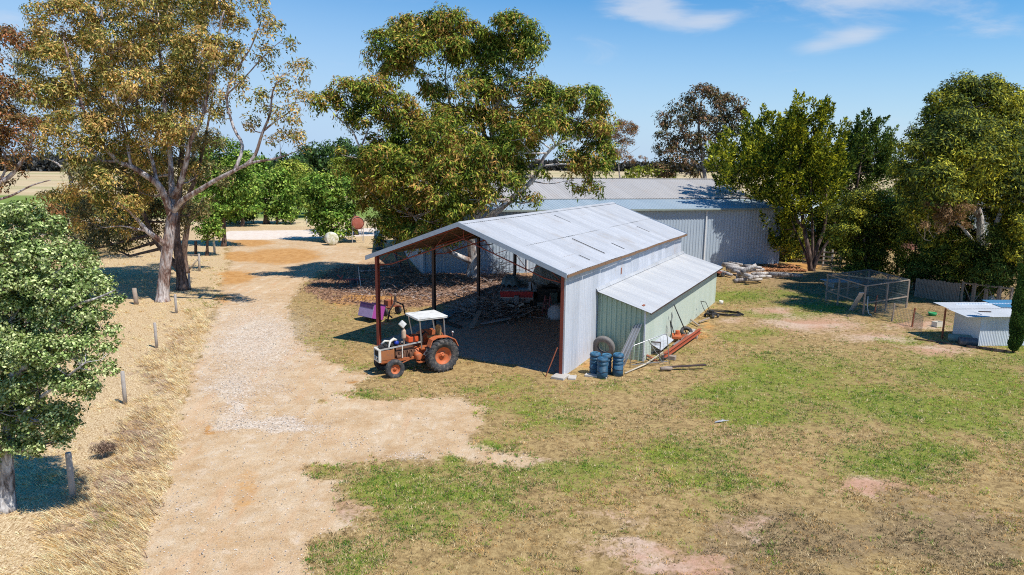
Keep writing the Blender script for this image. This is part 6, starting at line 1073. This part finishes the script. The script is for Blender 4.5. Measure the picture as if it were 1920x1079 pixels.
# ------------------------------------------------------------------ wire pen
AV = [G(1548, 565), G(1618, 591), G(1705, 526, 1.85), G(1640, 508, 1.85)]; AV = [np.array([p[0], p[1], 0]) for p in AV]; AV[3] = AV[0]+(AV[2]-AV[1])
t_ = thing('wire_pen', 'timber-framed wire netting pen under the dark trees at right', 'aviary', tuple(AV[0]), 0); A0 = AV[0]; ZP = 1.85
net = paint('netting_wire', (.16, .21, .22), .5, .3, (.06, .08, .08), .3, 5)
pts = [AV[0], (AV[0]*2+AV[1])/3, AV[1], (AV[1]+AV[2])/2, AV[2], (AV[2]+AV[3])/2, AV[3], (AV[3]+AV[0])/2]
for p in pts: q = p-A0; m = MB(); m.bar((q[0], q[1], -.05), (q[0], q[1], ZP), .09); m.build('post', oldwood, t_)
m = MB()
for i in range(4):
    p = AV[i]-A0; q = AV[(i+1) % 4]-A0; m.bar(tuple(p+[0, 0, ZP+.03]), tuple(q+[0, 0, ZP+.03]), .07, .07); m.bar(tuple(p+[0, 0, .75]), tuple(q+[0, 0, .75]), .05, .07)
m.build('rail', oldwood, t_)
m = MB(); w0 = .007
for i in range(4):
    p = Vector(AV[i]-A0); q = Vector(AV[(i+1) % 4]-A0); n_ = int((q-p).length/.11)
    for k in range(n_): c = p.lerp(q, k/n_); m.bar(c, c+Vector((0, 0, ZP)), w0)
    for k in range(16): z = Vector((0, 0, k*ZP/16)); m.bar(p+z, q+z, w0)
p0, p1, p2, p3 = [Vector(a_-A0)+Vector((0, 0, ZP+.07)) for a_ in AV]
for k in range(44): f = k/43; a_ = p0.lerp(p1, f); b_ = p3.lerp(p2, f); sag = Vector((0, 0, -.08*math.sin(math.pi*f))); m.tube([a_, (a_+b_)/2+sag, b_], w0*.6, 3, cap=False); a_ = p0.lerp(p3, f); b_ = p1.lerp(p2, f); m.tube([a_, (a_+b_)/2+sag, b_], w0*.6, 3, cap=False)
m.build('netting', net, t_)
t_ = thing('leaning_board', 'whitish board leaning against the near corner post of the wire pen', 'board', tuple(G(1596, 583)), 0); b = D(1616, 549, float(AV[1][1]))-G(1596, 583); m = MB(); m.bar((0, 0, 0), tuple(b), .3, .03); m.build('board', paint('pale_board', (.6, .58, .58), .7), t_)
t_ = thing('conduit', 'bent cream conduit standing at the near corner of the wire pen', 'pipe', tuple(G(1624, 591)), 0); m = MB(); m.tube([(.25, -.2, .02), (.1, -.1, .1), (.02, 0, .5), (.02, .05, 1.2)], .03, 6); m.build('pipe', cream, t_)
t_ = thing('metal_sheet', 'pale blue sheet lying behind the wire pen', 'metal sheet', tuple(G(1570, 545)), .1); m = MB(); m.box((1.2, 1.5, .5), (2.8, 1.4, .05)); m.box((.2, 1.5, .25), (.1, 1.2, .5)); m.box((2.2, 1.5, .25), (.1, 1.2, .5)); m.build('sheet', paint('pale_blue', (.35, .5, .58), .5), t_)
# chicken wire run
run = [G(1641, 586), G(1673, 604), G(1711, 614), C1+(C1-C0)*0.2+np.array([-1.3, .2, 0])]
t_ = thing('wire_run_fence', 'low sagging chicken-wire fence on thin pickets from the pen towards the tin shed', 'fence', tuple(run[0]), 0)
for i, p in enumerate(run[:3]): q = p-run[0]; m = MB(); m.bar((q[0]-.03, q[1], -.05), (q[0]+.02, q[1], 1.15), .07); m.build('picket', rust if i != 1 else oldwood, t_)
m = MB()
for i in range(3):
    p = Vector(run[i]-run[0]); q = Vector(run[i+1]-run[0]); n_ = int((q-p).length/.1)
    for k in range(n_): c = p.lerp(q, k/n_); m.bar(c, c+Vector((0, 0, 1.0)), .009)
    for k in range(10): m.tube([p+Vector((0, 0, .05+k*.105)), (p+q)/2+Vector((0, 0, .02+k*.1)), q+Vector((0, 0, .05+k*.105))], .005, 3, cap=False)
m.build('netting', net, t_)
# paling fence and braced gates behind
f0 = G(1700, 556); f1 = G(1790, 580); f0 = np.array([f0[0]+.5, 49.0, 0]); f1 = np.array([33.0, 44.6, 0])
t_ = thing('paling_fence', 'dark weathered paling fence under the trees behind the chicken-wire run', 'fence', tuple(f0), 0); b = (f1-f0)*.5; m = MB(); n_ = 30
for k in range(n_): f = k/n_; m.box(tuple(b*f+[0, 0, .68+rnd.uniform(-.06, .05)]), (.13, .03, 1.4), Matrix.Rotation(math.atan2(b[1], b[0]), 3, 'Z'))
m.build('palings', oldwood, t_); m = MB(); m.bar((0, .06, 1.1), (b[0], b[1]+.06, 1.1), .06, .1); m.bar((0, .06, .4), (b[0], b[1]+.06, .4), .06, .1); m.build('rail', oldwood, t_)
for k in range(4):
    g0 = f0+(f1-f0)*(.52+k*.13); dd = (f1-f0)*.115; t_ = thing('braced_gate', ['leftmost', 'second', 'third', 'rightmost'][k]+' timber gate with diagonal brace behind the tin shed', 'gate', tuple(g0), 0, 'braced timber gates behind the tin shed'); m = MB(); q = Vector(dd)
    m.bar((0, 0, 0), (0, 0, 1.55), .12); m.bar(q, q+Vector((0, 0, 1.55)), .12); m.bar((0, 0, 1.45), q+Vector((0, 0, 1.45)), .1); m.bar((0, 0, .15), q+Vector((0, 0, .15)), .1); m.build('frame', oldwood, t_)
    m = MB(); m.bar((0, 0, .15 if k % 2 else 1.45), q+Vector((0, 0, 1.45 if k % 2 else .15)), .09, .03); m.build('brace', oldwood, t_)
# bits by the tin shed
t_ = thing('green_trough', 'old green trough lying at the end wall of the tin shed', 'trough', tuple(G(1776, 640)), -.35); m = MB(); m.lathe([(.01, 0), (.22, .05), (.24, .3), (.24, 1.6), (.2, 1.8), (.01, 1.85)], (0, 0, .2), 'x', 16); m.build('shell', paint('trough_green', (.16, .27, .25), .6), t_)
t_ = thing('dark_drum', 'short dark drum on its side before the tin shed corner', 'drum', tuple(G(1797, 647)), -.3); m = MB(); m.lathe([(.01, 0), (.2, 0), (.22, .05), (.22, .35), (.24, .4), (.22, .45), (.22, .8), (.2, .84), (.01, .84)], (0, 0, .22), 'x', 18); m.build('drum', paint('drum_grey', (.08, .09, .11), .4, 0, (.3, .3, .3), .3), t_)
t_ = thing('ground_pipe', 'long dark pipe lying on bare soil left of the tin shed', 'pipe', tuple(G(1714, 637)), 0); b = G(1785, 647)-G(1714, 637); m = MB(); m.tube([(0, 0, .05), tuple(b+[0, 0, .05])], .035, 6); m.build('pipe', darksteel, t_)
t_ = thing('garden_edging', 'dark sleeper edging running from the tin shed corner to the pencil cypress', 'edging', tuple(G(1812, 651)), 0); b = G(1893, 662)-G(1812, 651); m = MB(); m.bar((0, 0, .05), tuple(b+[0, 0, .05]), .12, .12); m.build('sleeper', barkD, t_)
t_ = thing('plastic_tub', 'small green plastic tub in the chicken run', 'tub', tuple(G(1748, 592)), 0); m = MB(); m.lathe([(.01, 0), (.2, 0), (.26, .2), (.24, .2), (.18, .03), (.01, .03)], (0, 0, 0), 'z', 16); m.build('tub', paint('tub_green', (.02, .35, .12), .5), t_)
t_ = thing('white_crate', 'small white crate at the edge of the shade by the tin shed post', 'crate', tuple(G(1757, 614)), .3); m = MB(); m.box((0, 0, .17), (.5, .35, .04)); m.box((0, .17, .2), (.5, .03, .3)); m.box((0, -.17, .2), (.5, .03, .3)); m.box((.24, 0, .2), (.03, .35, .3)); m.box((-.24, 0, .2), (.03, .35, .3)); m.build('crate', cream, t_)
t_ = thing('foil_scrap', 'crumpled pale foil scrap on the grass right of the shed', 'scrap', tuple(G(1353, 792)), .3); m = MB(); m.add([(-.3, 0, .02), (-.1, -.05, .05), (.1, .02, .02), (.3, -.04, .04), (.1, .1, .06), (-.2, .08, .03)], [(0, 1, 4, 5), (1, 2, 3, 4)]); sd = m.build('foil', greyst, t_).modifiers.new('s', 'SOLIDIFY'); sd.thickness = .01
# ------------------------------------------------------------------ light, sky, camera
sx, sy = .8*.62, -.6*.62
elev = math.atan2(1, .62); az = math.atan2(sx, sy)
L = bpy.data.lights.new('sun', 'SUN'); L.energy = 5.0; L.angle = rad(.53); L.color = (1, .955, .88)
lo = bpy.data.objects.new('sun', L); COL.objects.link(lo); lo.rotation_euler = Vector((sx, sy, 1)).to_track_quat('Z', 'Y').to_euler()
W = bpy.data.worlds.new('World'); S.world = W; W.use_nodes = True; nt = W.node_tree; nt.nodes.clear()
out = nt.nodes.new('ShaderNodeOutputWorld'); bg = nt.nodes.new('ShaderNodeBackground'); sky = nt.nodes.new('ShaderNodeTexSky')
sky.sky_type = 'NISHITA'; sky.sun_disc = False; sky.sun_elevation = elev; sky.sun_rotation = az; sky.air_density = 1.0; sky.dust_density = .15; sky.ozone_density = 3.0; sky.altitude = 200
tc = nt.nodes.new('ShaderNodeTexCoord')
def wn(ty, **k):
    n_ = nt.nodes.new(ty)
    for a_, b_ in k.items(): setattr(n_, a_, b_)
    return n_
def wm(op, a_, b_):
    n_ = wn('ShaderNodeMath', operation=op)
    for i, v in ((0, a_), (1, b_)):
        if hasattr(v, 'is_output'): nt.links.new(v, n_.inputs[i])
        else: n_.inputs[i].default_value = v
    return n_.outputs[0]
def wr(v, a_, b_, c_=0, d_=1):
    n_ = wn('ShaderNodeMapRange', interpolation_type='SMOOTHSTEP'); nt.links.new(v, n_.inputs[0])
    for i, q in enumerate((a_, b_, c_, d_)): n_.inputs[1+i].default_value = q
    return n_.outputs[0]
hs = wn('ShaderNodeHueSaturation'); hs.inputs['Saturation'].default_value = 1.52; hs.inputs['Value'].default_value = 1.6; nt.links.new(sky.outputs[0], hs.inputs['Color'])
sep = wn('ShaderNodeSeparateXYZ'); nt.links.new(tc.outputs['Generated'], sep.inputs[0])
hz = wn('ShaderNodeMix', data_type='RGBA'); nt.links.new(wr(wm('ADD', sep.outputs[2], wm('MULTIPLY', sep.outputs[0], .10)), -.04, .34, 1, 0), hz.inputs[0]); nt.links.new(hs.outputs[0], hz.inputs[6]); hz.inputs[7].default_value = (5.2, 7.2, 9.8, 1)
# thin high cloud: a soft stretched noise, gathered in a few places of the sky
mp = wn('ShaderNodeMapping'); mp.inputs['Scale'].default_value = (3.0, 2.2, 13.0); mp.inputs['Rotation'].default_value = (0, .22, 0); nt.links.new(tc.outputs['Generated'], mp.inputs[0])
no = wn('ShaderNodeTexNoise'); no.inputs['Scale'].default_value = 2.4; no.inputs['Detail'].default_value = 8; no.inputs['Roughness'].default_value = .6; no.inputs['Distortion'].default_value = .6; nt.links.new(mp.outputs[0], no.inputs[0])
tot = None
for (px, py, hw, am) in ((1180, 8, .06, .5), (1240, 28, .05, .45), (1300, 48, .04, .34), (1345, 36, .03, .34), (1520, 92, .03, .36), (1580, 76, .035, .4), (1625, 62, .03, .3), (1870, 34, .05, .34), (1500, -12, .10, .4), (1700, -25, .10, .35), (60, 40, .2, .25), (380, 150, .2, .12), (1650, 260, .12, .2)):
    d_ = ray(px, py); d_ = d_/np.linalg.norm(d_); sb = wn('ShaderNodeVectorMath', operation='SUBTRACT'); nt.links.new(tc.outputs['Generated'], sb.inputs[0]); sb.inputs[1].default_value = tuple(d_)
    ml = wn('ShaderNodeVectorMath', operation='MULTIPLY'); nt.links.new(sb.outputs[0], ml.inputs[0]); ml.inputs[1].default_value = (1, 1, 2.6); ln = wn('ShaderNodeVectorMath', operation='LENGTH'); nt.links.new(ml.outputs[0], ln.inputs[0])
    v = wr(ln.outputs['Value'], 0, hw*1.6, am, 0); tot = v if tot is None else wm('ADD', tot, v)
cl = wr(wm('ADD', no.outputs[0], wm('MULTIPLY', tot, .75)), .6, 1.06, 0, .62)
mx = wn('ShaderNodeMix', data_type='RGBA'); nt.links.new(cl, mx.inputs[0]); nt.links.new(hz.outputs[2], mx.inputs[6]); mx.inputs[7].default_value = (8.2, 8.5, 9.3, 1)
nt.links.new(mx.outputs[2], bg.inputs[0]); bg.inputs[1].default_value = .086; nt.links.new(bg.outputs[0], out.inputs[0])
cam = bpy.data.cameras.new('camera'); cam.sensor_width = 36; cam.lens = 36*F/1920; cam.clip_start = .1; cam.clip_end = 20000
co = bpy.data.objects.new('camera', cam); COL.objects.link(co)
M = Matrix(((_r[0], _u[0], -_f[0], 0), (_r[1], _u[1], -_f[1], 0), (_r[2], _u[2], -_f[2], H), (0, 0, 0, 1))); co.matrix_world = M
S.camera = co; S.render.engine = 'CYCLES'
S.view_settings.view_transform = 'Standard'; S.view_settings.look = 'None'; S.view_settings.exposure = 0.08; S.view_settings.gamma = 1
S.cycles.max_bounces = 6; S.cycles.transparent_max_bounces = 8; S.cycles.use_denoising = False; S.cycles.filter_width = 1.05
